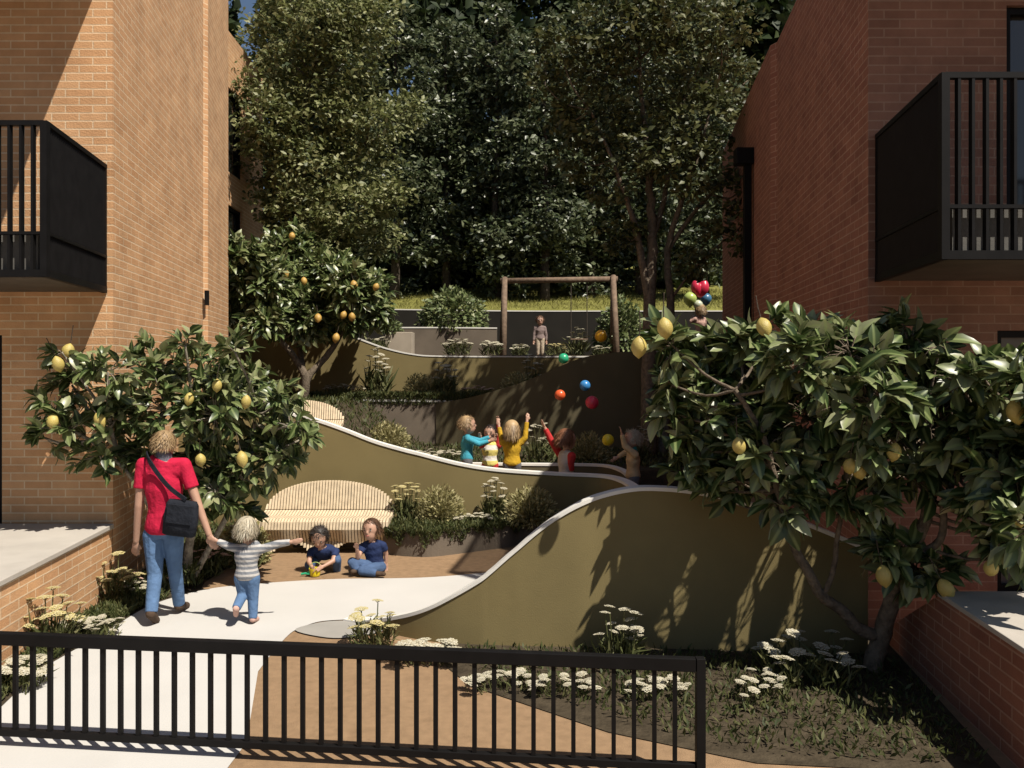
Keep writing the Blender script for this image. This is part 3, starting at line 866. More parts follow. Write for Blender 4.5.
# tree 1: left, behind the woman
left_b = [(72, 385, 26), (68, 432, 26), (108, 372, 28), (100, 455, 28), (62, 352, 12), (45, 438, 14), (50, 405, 16)]
b1 = bl(left_b, 7.85, .22) + bl([(115, 420, 34), (155, 368, 30), (165, 410, 38), (150, 452, 28), (185, 345, 14), (205, 372, 34), (215, 415, 38), (200, 462, 34), (235, 352, 16)], 8.1, .35) + \
    bl([(255, 390, 34), (262, 435, 36), (238, 472, 30), (290, 425, 22), (285, 462, 22), (232, 505, 22), (195, 500, 20), (170, 485, 20), (215, 490, 22), (275, 405, 24), (240, 412, 30), (270, 455, 26), (300, 440, 16), (225, 390, 28)], 8.35, .4)
base1 = G(182, 584); base1.z = 0
st1 = [([base1, P(172, 540, 8.5), P(150, 505, 8.35), P(134, 480, 8.2), P(118, 455, 8.0), P(110, 420, 7.9)], .045, .018),
       ([base1 + Vector((.03, .04, 0)), P(190, 540, 8.55), P(200, 500, 8.45), P(195, 450, 8.3), P(190, 410, 8.2)], .05, .02),
       ([base1 + Vector((.08, .02, 0)), P(222, 525, 8.6), P(240, 490, 8.5), P(252, 450, 8.4), P(255, 410, 8.4)], .035, .015),
       ([P(150, 505, 8.35), P(125, 470, 7.95), P(90, 440, 7.85)], .02, .012)]
lem1 = [P(53, 421, 7.55), P(100, 420, 7.6), P(58, 364, 7.6), P(68, 351, 7.7), P(189, 399, 7.7), P(217, 385.5, 7.75), P(200.5, 460, 7.75), P(242, 459, 7.85), P(246, 402, 7.9)]
lemon_tree('large leaved lemon tree behind the woman, in front of the buff brick corner', base1, st1, b1, lem1, .15, 20, M['leaf_lemon'], .052, aspect=.57, stray=.55)

# tree 2: upper left
b2l = bl([(240, 257, 24), (243, 290, 26), (265, 322, 20), (228, 312, 12), (262, 285, 26)], 15.2, .3) + \
    bl([(284, 262, 30), (290, 300, 32), (330, 277, 27), (335, 310, 26), (368, 292, 22), (377, 312, 14), (300, 243, 15), (352, 322, 14), (310, 285, 28), (350, 292, 24), (270, 305, 24), (315, 325, 20), (300, 320, 22)], 16.9, .8)
base2 = P(300, 399, 16.35); base2.z = 1.5
st2 = [([base2, P(306, 380, 16.3), P(292, 355, 16.2), P(272, 330, 15.8), P(255, 300, 15.4)], .10, .03),
       ([base2 + Vector((.04, .03, 0)), P(308, 378, 16.4), P(330, 352, 16.6), P(345, 325, 16.8), P(350, 300, 16.9)], .09, .03),
       ([base2 + Vector((0, .05, 0)), P(303, 375, 16.5), P(298, 340, 16.7), P(295, 300, 16.9), P(290, 270, 17)], .08, .03)]
lem2 = [P(x, y, 15.9) for x, y in ((304, 281), (354, 285), (376, 287), (343.5, 315), (352, 317), (318, 318), (336, 338))] + [P(292, 236, 16.6), P(286, 274, 15.5)]
lemon_tree('middle distance lemon tree with small orange fruit above the small curved bench', base2, st2, b2l, lem2, .215, 32, M['leaf_lemon'], .068, ('bark',), lemon_mat='lemon_ripe', aspect=.5, limb_r=.025)

# tree 3: right foreground
b3 = bl([(672, 345, 26), (706, 372, 38), (672, 385, 18), (706, 424, 38), (700, 466, 32), (738, 348, 30), (750, 392, 46), (740, 440, 46), (735, 480, 32), (765, 325, 18), (690, 395, 26), (725, 415, 34), (678, 440, 24), (688, 478, 24), (715, 495, 22), (668, 410, 18)], 6.35, .25, .88) + \
     bl([(800, 362, 44), (810, 420, 50), (792, 468, 40), (850, 352, 40), (870, 402, 54), (860, 460, 46), (905, 332, 26), (920, 372, 44), (930, 430, 46), (915, 478, 36), (830, 385, 44), (890, 440, 46), (950, 405, 38), (820, 345, 24), (760, 455, 36), (885, 350, 30)], 6.1, .4, .92) + \
     bl([(962, 385, 34), (972, 432, 36), (1000, 402, 34), (1002, 462, 36), (1006, 520, 36), (1012, 556, 20), (1040, 380, 36), (1050, 440, 40), (1045, 500, 36), (975, 362, 18), (985, 490, 30), (990, 380, 30), (1020, 530, 30)], 5.7, .3, .92) + bl([(1034, 385, 40), (1056, 455, 44), (1012, 478, 32), (1030, 530, 30), (1085, 410, 40), (1090, 490, 40)], 5.1, .2, .92) + \
     bl([(915, 566, 30), (884, 556, 22), (940, 572, 20), (780, 505, 24), (832, 505, 26), (905, 545, 24), (865, 500, 24), (940, 345, 22), (965, 365, 20)], 5.95, .15, .92)
base3 = G(870, 672); base3.z = 0
st3 = [([base3, P(880, 640, 6.2), P(893, 596, 6.1), P(906, 560, 6.05), P(925, 520, 6.0), P(935, 470, 6.0), P(925, 420, 6.0)], .075, .028),
       ([P(884, 640, 6.2), P(858, 628, 6.2), P(842, 610, 6.2), P(822, 596, 6.15), P(806, 568, 6.1), P(793, 545, 6.1), P(787, 524, 6.05), P(775, 480, 6.0), P(760, 430, 5.95), P(735, 390, 5.95)], .05, .018),
       ([P(822, 596, 6.15), P(833, 572, 6.1), P(838, 532, 6.05), P(846, 480, 6.0), P(845, 420, 6.0)], .022, .014),
       ([P(893, 596, 6.1), P(884, 560, 6.0), P(880, 520, 6.0), P(872, 470, 6.0), P(868, 420, 6.0)], .028, .016),
       ([P(906, 560, 6.05), P(940, 540, 5.9), P(945, 500, 5.85), P(965, 460, 5.75), P(985, 430, 5.7), P(1010, 400, 5.65)], .03, .014),
       ([P(793, 545, 6.1), P(803, 515, 6.0), P(806, 470, 6.0)], .016, .010)]
lem3 = [P(639, 347, 6.1), P(665, 328, 5.95), P(739, 446, 5.72), P(764, 327, 5.9), P(894, 452, 5.55), P(850, 466, 5.65), P(859, 471, 5.7), P(1016, 412, 5.25), P(1021, 516, 5.25), P(991, 568, 5.45), P(884, 576, 5.75), P(946, 589, 5.7)]
def streak_gap(*px): return [(P(x, y, 6.66).x, P(x, y, 6.66).z) for x, y in px]  # outline on the wall of a light streak the crown is cut for
STREAK_GAPS = [streak_gap((693, 543), (702, 548), (684, 584), (690, 590), (660, 662), (634, 662), (668, 596)), streak_gap((622, 540), (632, 544), (610, 590), (598, 586)),
        streak_gap((770, 515), (784, 520), (768, 585), (752, 600), (742, 668), (708, 668), (738, 592), (756, 560)), streak_gap((790, 560), (806, 566), (784, 664), (760, 664)), streak_gap((640, 500), (622, 500), (540, 665), (500, 665), (560, 520))]
lemon_tree('big lemon tree with long glossy leaves filling the right foreground', base3, st3, b3, lem3, .178, 27, M['leaf_near'], .053, ('bark',), aspect=.57, stray=.6, streak_gaps=STREAK_GAPS, tw_r=.005, per_twig=(7, 11), limb_r=.014)


def leafy_tree(name, label, base, stems, blobs, leafm, barkm, leaf, n_per, group=None, clump=.22, cat='tree', flat=.0, tm=LEAF2, aspect=.62, shell=.5):
    root = empty(name, base, label, cat, group)
    inv = -Vector(base)
    tr = MB(); ends = []
    for pts, r0, r1 in stems:
        q = limb(tr, [Vector(p) + inv for p in pts], r0, r1, 8, 5, r0 * .15); ends += q[len(q) // 3:]
    allp, alla, alln, alls = [], [], [], []
    for c, r in blobs:
        c = Vector(c) + inv
        e = min(ends, key=lambda p: (p - c).length + 1.5 * max(0, p.z - c.z))
        limb(tr, [e, (e + c) / 2 + Vector((R.uniform(-.1, .1), 0, -.1)), c], max(.012, r * .05), .008, 5, 3)
        n = max(30, int(n_per * (r * r)))
        nc = max(6, n // 14)
        cd_ = rnd_dirs(nc) * (r * (shell + (1 - shell) * NR.random((nc, 1)) ** .6))
        idx = NR.integers(0, nc, n)
        p = np.array(c) + cd_[idx] * np.array([1, 1, .85]) + NR.normal(size=(n, 3)) * (clump * r * np.array([1, 1, .6 - flat]))
        allp.append(p); alla.append(rnd_dirs(n) * np.array([1, 1, .6]) + cd_[idx] / r * .5)
        alln.append(rnd_dirs(n) * .8 + np.array([.1, -.25, .8])); alls.append(leaf * NR.uniform(.6, 1.25, n))
    tr.build('trunk', barkm, root, smooth=True)
    leaf_obj('crown', leaf_mesh('crown', np.concatenate(allp), np.concatenate(alla), np.concatenate(alln), np.concatenate(alls), leafm, tm, aspect, .2, .2), root)
    return root


# tall tree on the right terrace
T4 = 15.2
base4 = P(649, 452, 15.0); base4.z = .60
b4 = bl([(600, 122, 36), (648, 105, 42), (700, 118, 38), (745, 128, 26), (615, 180, 30), (690, 168, 34), (738, 192, 26), (722, 240, 24), (695, 262, 18), (752, 214, 18), (578, 160, 22), (560, 120, 20), (625, 235, 22), (640, 50, 40), (700, 62, 36), (590, 70, 34), (748, 80, 26), (660, 150, 30), (545, 85, 20), (670, 15, 34), (768, 180, 12), (610, 30, 34), (720, 25, 32), (640, -15, 32), (560, 50, 26), (690, -10, 30), (765, 110, 18)], T4, .9)
st4 = [([base4, P(648, 370, 15), P(649, 300, 15.05), P(652, 240, 15.1), P(650, 190, 15.1), P(645, 130, 15.2), P(640, 60, 15.2)], .15, .03),
       ([P(649, 300, 15.05), P(640, 250, 15.0), P(632, 215, 14.9), P(612, 160, 14.8), P(590, 110, 14.8)], .08, .02),
       ([base4 + Vector((.25, .1, 0)), P(668, 370, 15.2), P(670, 300, 15.2), P(668, 250, 15.2), P(680, 205, 15.1), P(700, 150, 15.1), P(715, 90, 15.1)], .10, .02),
       ([P(668, 250, 15.2), P(692, 215, 15.2), P(722, 182, 15.3), P(745, 160, 15.3)], .05, .015),
       ([P(652, 240, 15.1), P(664, 200, 15.3), P(672, 150, 15.4), P(690, 80, 15.4)], .06, .02),
       ([P(670, 300, 15.2), P(700, 262, 15.1), P(725, 240, 15.1)], .03, .012)]
leafy_tree('broadleaf_tree', 'tall forked tree with thin olive foliage behind the right lemon tree', base4, st4, b4, M['leaf_olive'], M['bark'], .125, 2000, flat=.2)

# light tree on the left
b5 = bl([(272, 120, 30), (322, 110, 38), (370, 122, 30), (265, 165, 26), (312, 168, 38), (360, 170, 34), (390, 202, 24), (350, 210, 34), (302, 215, 32), (268, 205, 18), (380, 238, 22), (330, 245, 24), (290, 70, 34), (345, 62, 38), (320, 22, 32), (255, 90, 22), (365, 20, 34), (275, 35, 30), (258, 140, 20), (405, 110, 20), (340, -10, 30), (290, -5, 28)], 18.6, .9)
base5 = P(312, 345, 19); base5.z = 2.48
st5 = [([base5, P(308, 300, 19), P(300, 250, 18.9), P(296, 200, 18.8), P(300, 140, 18.7), P(310, 80, 18.6)], .12, .03),
       ([P(308, 300, 19), P(325, 250, 18.8), P(345, 200, 18.6), P(360, 150, 18.6)], .07, .02), ([P(300, 250, 18.9), P(280, 200, 18.7), P(270, 150, 18.6)], .05, .02)]
leafy_tree('broadleaf_tree', 'light leaved tree rising above the middle lemon tree beside the buff brick wall', base5, st5, b5, M['leaf_ash'], M['bark'], .125, 2600, flat=.25)

# evergreens on the bank behind, each with its own crown
ever = [(395, 296, 27.5, 40, 8, 'ivy dark evergreen next to the light leaved tree, leftmost of the back row'), (446, 292, 28.6, 36, 20, 'tall dark evergreen above the round clipped shrub'), (497, 298, 27.6, 36, 2, 'dark evergreen just left of the swing frame'),
        (545, 297, 27.0, 34, 16, 'dark evergreen whose trunk shows through the middle of the swing frame'), (592, 298, 28.2, 36, 4, 'dark evergreen above the right end of the swing beam'), (640, 296, 28.8, 40, 12, 'dark evergreen directly behind the tall forked tree'), (705, 300, 27.6, 40, 25, 'dark evergreen beside the red brick wall end, rightmost of the back row')]
for px, py, Y, rx, ty, lab in ever:
    b = P(px, py, Y); b.z = ground_z(b.x, Y) - .05
    blobs = []
    yy = ty + rx * .8
    while yy < 285:
        for s in (-1, 1, 0):
            rr = rx * R.uniform(.5, .72) * (1.0 if yy > ty + 60 else .8)
            if s and yy > 255 and R.random() < .5: continue
            blobs.append((P(px + s * rx * R.uniform(.4, .75), yy + R.uniform(-10, 10), Y + R.uniform(-.9, .9)), rr * Y / F))
        yy += rx * R.uniform(.75, .95)
    blobs.append((P(px, ty + 12, Y), rx * .45 * Y / F))
    st = [([b, P(px + R.uniform(-3, 3), 230, Y), P(px, 150, Y), P(px, ty + 20, Y)], .17, .03)]
    leafy_tree('evergreen_tree', lab, b, st, blobs, M['leaf_dark'], M['bark_dark'], .19, 640, 'evergreens on the lawn bank', shell=.45)
wood = []
for k in range(14):
    px = 225 + k * 42 + R.uniform(-10, 10); Y = 33 + R.uniform(-1.5, 2)
    for j in range(8):
        wood.append((P(px + R.uniform(-25, 25), 275 - j * 38 + R.uniform(-12, 12), Y + R.uniform(-1, 1)), R.uniform(26, 40) * Y / F))
allp, alla, alln, alls = [], [], [], []
for c, r in wood:
    n = int(300 * r * r)
    d_ = rnd_dirs(n) * (r * NR.random((n, 1)) ** .4)
    allp.append(np.array(c) + d_); alla.append(rnd_dirs(n)); alln.append(rnd_dirs(n) + np.array([0, -.5, .4])); alls.append(.5 * NR.uniform(.6, 1.2, n))
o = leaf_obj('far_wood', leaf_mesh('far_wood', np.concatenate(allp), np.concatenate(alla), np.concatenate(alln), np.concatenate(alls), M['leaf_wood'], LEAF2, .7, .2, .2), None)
tag(o, 'deep shaded wood closing the view behind the evergreens', 'trees', kind='stuff')


# ------------------------------------------------------------------ shrubs and flowers
def shrub(label, base, rx, rz, leaf, n, mat=None, group=None):
    root = empty('shrub', base, label, 'shrub', group)
    d = rnd_dirs(n); d[:, 2] = np.abs(d[:, 2]) * 1.0 - .25 * NR.random(n)
    rad = (.55 + .45 * NR.random((n, 1)) ** .4) * (1 + .10 * np.sin(d[:, :1] * 7 + 2) * np.cos(d[:, 1:2] * 6))
    p = d * rad * np.array([rx, rx, rz]) + np.array([0, 0, rz * .15])
    leaf_obj('foliage', leaf_mesh('foliage', p, d + rnd_dirs(n) * .8, rnd_dirs(n) * .7 + np.array([0, -.2, .8]), leaf * NR.uniform(.6, 1.2, n), mat or M['leaf_shrub'], LEAF2, .6, .2, .2), root)
    mb = MB()
    for k in range(7):
        a = k * .9; mb.tube([(0, 0, -.05), (math.cos(a) * rx * .3, math.sin(a) * rx * .3, rz * .5), (math.cos(a) * rx * .6, math.sin(a) * rx * .6, rz * .85)], [.02, .014, .006], 5)
    mb.build('stems', M['bark_dark'], root)


def gb(px, py, Y, z=None):
    v = P(px, py, Y)
    if z is not None: v.z = z
    return v


shrub('large round clipped shrub above the short brown retaining wall', gb(453, 328, 21.4, P(453, 328, 21.4).z - .1), 33 * 21.4 / F, 40 * 21.4 / F, .13, 2600)
shrub('pale leafy shrub behind the right leg of the swing frame', gb(622, 345, 23.2, 2.55), 26 * 23 / F, 52 * 23 / F, .14, 2400)
shrub('small round shrub growing in the square stone planter box', gb(391, 331, 20.2, P(398, 332, 20).z - .02), 11 * 20 / F, 13 * 20 / F, .07, 700)
shrub('light green bushy shrub left of the bench behind the toddler', gb(243, 530, 9.6, .02), 24 * 9.6 / F, .40, .075, 1500, M['grass_ball'])


def umbel(r, mat, seed):
    """flat topped head of small florets on forked stalks"""
    rr = random.Random(seed); pos, ax, nr, sz = [], [], [], []
    n = 46
    mb = MB()
    for k in range(n):
        q = r * math.sqrt((k + .5) / n); a = k * 2.39996
        x, y = q * math.cos(a), q * math.sin(a)
        z = -.28 * r * (q / r) ** 2 + rr.uniform(-.05, .05) * r
        fr = r * .17
        ring = [(x + fr * math.cos(t * math.pi / 3), y + fr * math.sin(t * math.pi / 3), z - fr * .15) for t in range(6)]
        mb.add(ring + [(x, y, z + fr * .35)], [(t, (t + 1) % 6, 6) for t in range(6)])
        mb.add([p for p in ring] + [(x, y, z - fr * .6)], [((t + 1) % 6, t, 6) for t in range(6)])
    for k in range(7):
        a = k * .9; q = r * .6
        mb.tube([(0, 0, -.75 * r), (q * math.cos(a), q * math.sin(a), -.2 * r)], r * .035, 4, mi=1)
    return mb.mesh('flower_head', [mat, M['stem']])


UM = {(k, s): umbel(1.0, M[k], s) for k in ('cream', 'yellow', 'pinkish') for s in (1, 2)}


def yarrow(label, base, w_, h, heads, hr, color='cream', leafn=90, group=None, depth=None, tall=0.0):
    root = empty('yarrow_plant', base, label, 'flowers', group)
    mb = MB(); pts = []
    for k in range(heads):
        for _ in range(20):
            x, y = R.uniform(-1, 1) * w_, R.uniform(-1, 1) * (depth or w_)
            z = h * (R.uniform(.55, .8) if R.random() > tall else R.uniform(.85, 1.08)) * (1 - .18 * (x / w_) ** 2)
            if all((Vector((x, y, z)) - q).length > hr * 1.35 for q in pts): break
        pts.append(Vector((x, y, z)))
        bx, by = x * .6, y * .6
        mb.tube([(bx, by, -.02), ((bx + x) / 2, (by + y) / 2, z * .5), (x, y, z - hr * .6)], [hr * .06 + .0015] * 3, 5)
    mb.build('stems', M['stem'], root)
    for i, p in enumerate(pts):
        o = link(bpy.data.objects.new('flower_head', UM[(color, 1 + i % 2)]), root)
        o.location = p; s = hr * R.uniform(.75, 1.15); o.scale = (s, s, s * .8); o.rotation_euler = (R.uniform(-.25, .25), R.uniform(-.25, .25), R.uniform(0, 6))
    n = leafn
    p = np.stack([NR.uniform(-1, 1, n) * w_ * .95, NR.uniform(-1, 1, n) * (depth or w_) * .95, NR.random(n) * h * .4], 1)
    a = rnd_dirs(n) * .7 + np.array([0, 0, .9]); a[:, 2] = np.abs(a[:, 2])
    leaf_obj('foliage', leaf_mesh('foliage', p, a, rnd_dirs(n), h * .34 * NR.uniform(.6, 1.2, n), M['stem'], BLADE, .16, .35, .1), root)
    return root


def grass_ball(label, base, r, h, n=420, group=None, w_=.022):
    root = empty('ornamental_grass', base, label, 'grass plant', group)
    d = rnd_dirs(n); d[:, 2] = np.abs(d[:, 2]) + .12
    d /= np.linalg.norm(d, axis=1, keepdims=True)
    p0 = d * np.array([r, r, h]) * NR.uniform(.05, .35, (n, 1))
    ln = np.linalg.norm(d * np.array([r, r, h]), axis=1) * NR.uniform(.45, .8, n)
    leaf_obj('blades', leaf_mesh('blades', p0, d + rnd_dirs(n) * .12, rnd_dirs(n), ln, M['grass_ball'], BLADE, w_ / max(r, .01), .25, .1), root)
    m_ = n * 4
    d2 = rnd_dirs(m_); d2[:, 2] = np.abs(d2[:, 2])
    q = d2 * np.array([r, r, h]) * NR.uniform(.6, 1.02, (m_, 1))
    leaf_obj('leaflets', leaf_mesh('leaflets', q, d2 + rnd_dirs(m_) * .6, rnd_dirs(m_), r * .16 * NR.uniform(.6, 1.3, m_), M['grass_ball'], LEAF2, .45, .2, .1), root)


# left bed
yg = None
q = G(118, 600); yarrow('tall pale yellow yarrow between the low buff wall and the woman', q, .17, .42, 16, .055, 'yellow', 130, tall=.35)
q = G(133, 598); yarrow('dense low cream yarrow touching the left leg of the woman', q, .17, .22, 26, .033, 'cream', 140)
q = G(86, 640); yarrow('wide low mound of cream yarrow in the middle of the left bed', q, .26, .24, 44, .033, 'cream', 220, depth=.16)
q = G(46, 652); yarrow('large headed yellow yarrow leaning on the low buff wall', q, .22, .46, 17, .062, 'yellow', 120, depth=.12, tall=.3)
q = G(22, 688); yarrow('cream yarrow behind the left end of the black fence', q, .16, .27, 18, .05, 'cream', 120)
q = G(205, 575); yarrow('dusky pink yarrow in the shade right of the woman', q, .2, .36, 14, .045, 'pinkish', 140)
q = G(160, 588); yarrow('dusky pink yarrow under the lemon tree left of the woman', q, .2, .30, 10, .04, 'pinkish', 140)
q = gb(246, 530, 9.35, .02); yarrow('tall white yarrow standing before the olive wall left of the bench', q, .16, .68, 11, .04, 'cream', 120, tall=.5)
# planter beside the bench
def pl(px, Y=10.55): return gb(px, 500, Y, .27)
yarrow('tall pale yellow yarrow in the planter right against the bench', pl(406), .17, .52, 24, .042, 'yellow', 150, tall=.45)
grass_ball('round straw coloured grass clump in the planter, nearer the bench', pl(440), .33, .47)
yarrow('low white yarrow between the two grass clumps of the planter', pl(474, 10.4), .22, .20, 26, .034, 'cream', 160, depth=.12)
yarrow('tall cream yarrow between the two grass clumps of the planter', pl(494, 10.7), .13, .54, 20, .042, 'cream', 130, tall=.5)
grass_ball('straw coloured grass clump at the right end of the planter by the wall curve', pl(530), .36, .46)
# in front of the sweeping wall
q = G(374, 648); yarrow('yellow green yarrow with three tall heads at the tail of the sweeping wall', q, .17, .34, 15, .052, 'yellow', 150, tall=.3)
q = G(424, 662); yarrow('broad headed cream yarrow low against the foot of the sweeping wall', q, .24, .20, 14, .072, 'cream', 130, depth=.14)
q = G(619, 668); yarrow('shaded cream yarrow standing alone against the middle of the sweeping wall', q, .17, .44, 14, .048, 'cream', 120, depth=.12, tall=.35)
q = G(806, 680); yarrow('cream yarrow around the foot of the right lemon tree', q, .30, .36, 24, .05, 'cream', 170, tall=.2)
for px, py, lab in ((500, 690, 'low cream flowers behind the fence below the left of the sweeping wall'), (560, 694, 'low cream flowers behind the fence left of the lone yarrow'), (655, 696, 'low cream flowers behind the fence near its right end')):
    q = G(px, py); yarrow(lab, q, .24, .16, 16, .04, 'cream', 110, depth=.12)
q = G(760, 700); yarrow('small cream flowers on the dark soil just beyond the fence end', q, .2, .22, 16, .035, 'cream', 110)
# terrace behind the children
def tz(px, Y, py=440):
    v = P(px, py, Y); v.z = ground_z(v.x, Y); return v
grass_ball('straw grass clump on the left of the middle terrace below the lit wall', tz(388, 14.4), .38, .42, 320)
yarrow('white yarrow on the middle terrace left of the child in blue', tz(425, 14.0), .26, .30, 20, .05, 'cream', 120)
yarrow('small white yarrow behind the child in blue', tz(448, 14.2), .2, .26, 12, .045, 'cream', 100)
yarrow('tall white yarrow behind the raised arms of the children', tz(541, 14.0), .22, .66, 14, .05, 'cream', 120, tall=.5)
grass_ball('straw grass clump behind the flying lemon yellow ball', tz(590, 14.0), .40, .50, 340)
yarrow('white yarrow on the middle terrace beside the tall tree trunk', tz(640, 13.9), .2, .62, 12, .05, 'cream', 110, tall=.5)
# planter terrace
def ta(px, Y=17.6): return gb(px, 395, Y, 1.6)
yarrow('low white yarrow along the trailing hedge below the middle lemon tree', ta(345), .45, .36, 34, .05, 'cream', 180, depth=.2)
yarrow('tall white yarrow in front of the lit part of the olive terrace wall', ta(377, 17.7), .25, 1.0, 20, .08, 'cream', 150, tall=.35)
grass_ball('straw grass clump at the shadow edge of the olive terrace wall', ta(420, 17.7), .36, .5, 300)
yarrow('white yarrow in the shade on the planter terrace, left of its grass clumps', ta(444, 17.7), .26, .72, 18, .07, 'cream', 130, tall=.4)
yarrow('low dusky pink flowers at the left foot of the dark hill wall', ta(476, 17.3), .34, .32, 16, .06, 'pinkish', 110, depth=.15)
grass_ball('straw grass clump half hidden by the slope of the dark hill wall', ta(518, 17.8), .42, .52, 300)
yarrow('white yarrow above the slope of the dark hill wall', ta(531, 18.1), .22, .86, 14, .07, 'cream', 110, tall=.6)
# swing terrace
def ts(px, Y=19.6): return gb(px, 350, Y, 2.5)
yarrow('bright white yarrow mound before the short brown retaining wall', ts(458, 19.4), .32, .52, 28, .07, 'cream', 140)
yarrow('white yarrow left of the swing frame at the retaining wall end', ts(491, 20.0), .24, .48, 16, .07, 'cream', 120)
yarrow('white yarrow between the left swing leg and the child', ts(520, 21.2), .22, .42, 14, .06, 'cream', 110)
yarrow('white and yellow yarrow at the right hand of the swing child', ts(556, 21.4), .24, .45, 14, .06, 'yellow', 110)
yarrow('tall white yarrow under the swing seat', ts(577, 22.6), .28, .80, 18, .07, 'cream', 130, tall=.4)
yarrow('low white yarrow at the foot of the right swing leg', ts(601, 21.0), .2, .36, 12, .06, 'cream', 100)
yarrow('white yarrow beside the square stone planter box', gb(375, 345, 19.2, 2.6), .3, .46, 14, .06, 'cream', 120)


# ground cover, counted by nobody
def cover(name, label, pts_fn, n, h, mat=None, w_=.3, lean=(0, 0, 1)):
    p = np.array([pts_fn() for _ in range(n)])
    a = rnd_dirs(n) * .8 + np.array(lean)
    return tag(leaf_obj(name, leaf_mesh(name, p, a, rnd_dirs(n), h * NR.uniform(.5, 1.3, n), mat or M['cover'], LEAF2, w_, .3, .1), None), label, 'ground cover', kind='stuff')


def poly_fn(poly, z=0.0, hmax=.05):
    x0, x1 = min(p[0] for p in poly), max(p[0] for p in poly); y0, y1 = min(p[1] for p in poly), max(p[1] for p in poly)
    def fn():
        while True:
            x, y = R.uniform(x0, x1), R.uniform(y0, y1)
            if in_poly(x, y, poly): return (x, y, z + R.random() * hmax)
    return fn


bed = [(-3.86, 7.4), (-3.72, 6.0), (-3.62, 4.4), (-3.25, 4.4)] + [(p.x - .02, p.y) for p in top_edge[:20]] + [(-3.35, 8.1), (-3.7, 8.2)]
cover('ground_cover', 'low dark green ground cover along the left edge of the white path', poly_fn(bed), 11000, .06)
bed2 = [(p.x, p.y) for p in [G(196, 590), G(206, 581), G(238, 561), G(262, 552), G(262, 535), G(200, 540)]] + [(-3.9, 9.6), (-3.7, 8.3)]
cover('ground_cover', 'shaded bushy ground cover under the lemon tree right of the woman', poly_fn(bed2, 0, .2), 6500, .075)
kp = [p for p in kerb]
def trail():
    i = R.randrange(len(kp) - 1); t = R.random(); p = kp[i].lerp(kp[i + 1], t)
    if R.random() < .62: return (p.x, p.y + R.random() * .5, .28 + R.random() * .06)
    dr = R.random() ** 2.0 * (.10 + .07 * math.sin(p.x * 17) + .05 * math.sin(p.x * 41))
    return (p.x, p.y - .012 - R.random() * .04, .30 - dr)
cover('trailing_ground_cover', 'green ground cover trailing over the edge of the concrete planter', trail, 6500, .055)
def trail2():
    x = R.uniform(-5.0, -0.2)
    return (x, 17.04 + R.uniform(-.08, .5), 1.66 - max(0, R.random() - .55) * .5) if R.random() < .5 else (x, 16.98 - R.random() * .05, 1.66 - R.random() ** 1.8 * .22)
cover('trailing_ground_cover', 'narrow trailing hedge along the top of the brown planter wall', trail2, 6000, .09)
cover('ground_cover', 'dark ground cover on the middle terrace behind the children', lambda: (lambda x, y: (x, y, ground_z(x, y) + R.random() * .06))(R.uniform(-5, 4.4), R.uniform(13.2, 16.9)), 7000, .09)
cover('ground_cover', 'low plants on the dark soil in front of the sweeping wall', poly_fn([(-0.6, 6.6), (-0.1, 6.0), (0.7, 5.3), (1.4, 4.85), (2.7, 4.7), (2.95, 6.4), (0.3, 6.6)]), 3800, .055)
def lawn_fn():
    x, y = R.uniform(-9, 9), R.uniform(24.75, 30); return (x, y, ground_z(x, y))
M['lawn_blade'] = leafmat('lawn blade', [(0.13, 0.13, 0.03), (0.19, 0.18, 0.05), (0.25, 0.23, 0.08)], 0.7, 0.35, 0.2)
cover('grass', 'sunlit yellow green lawn bank behind the dark back wall', lawn_fn, 16000, .13, M['lawn_blade'], .12)


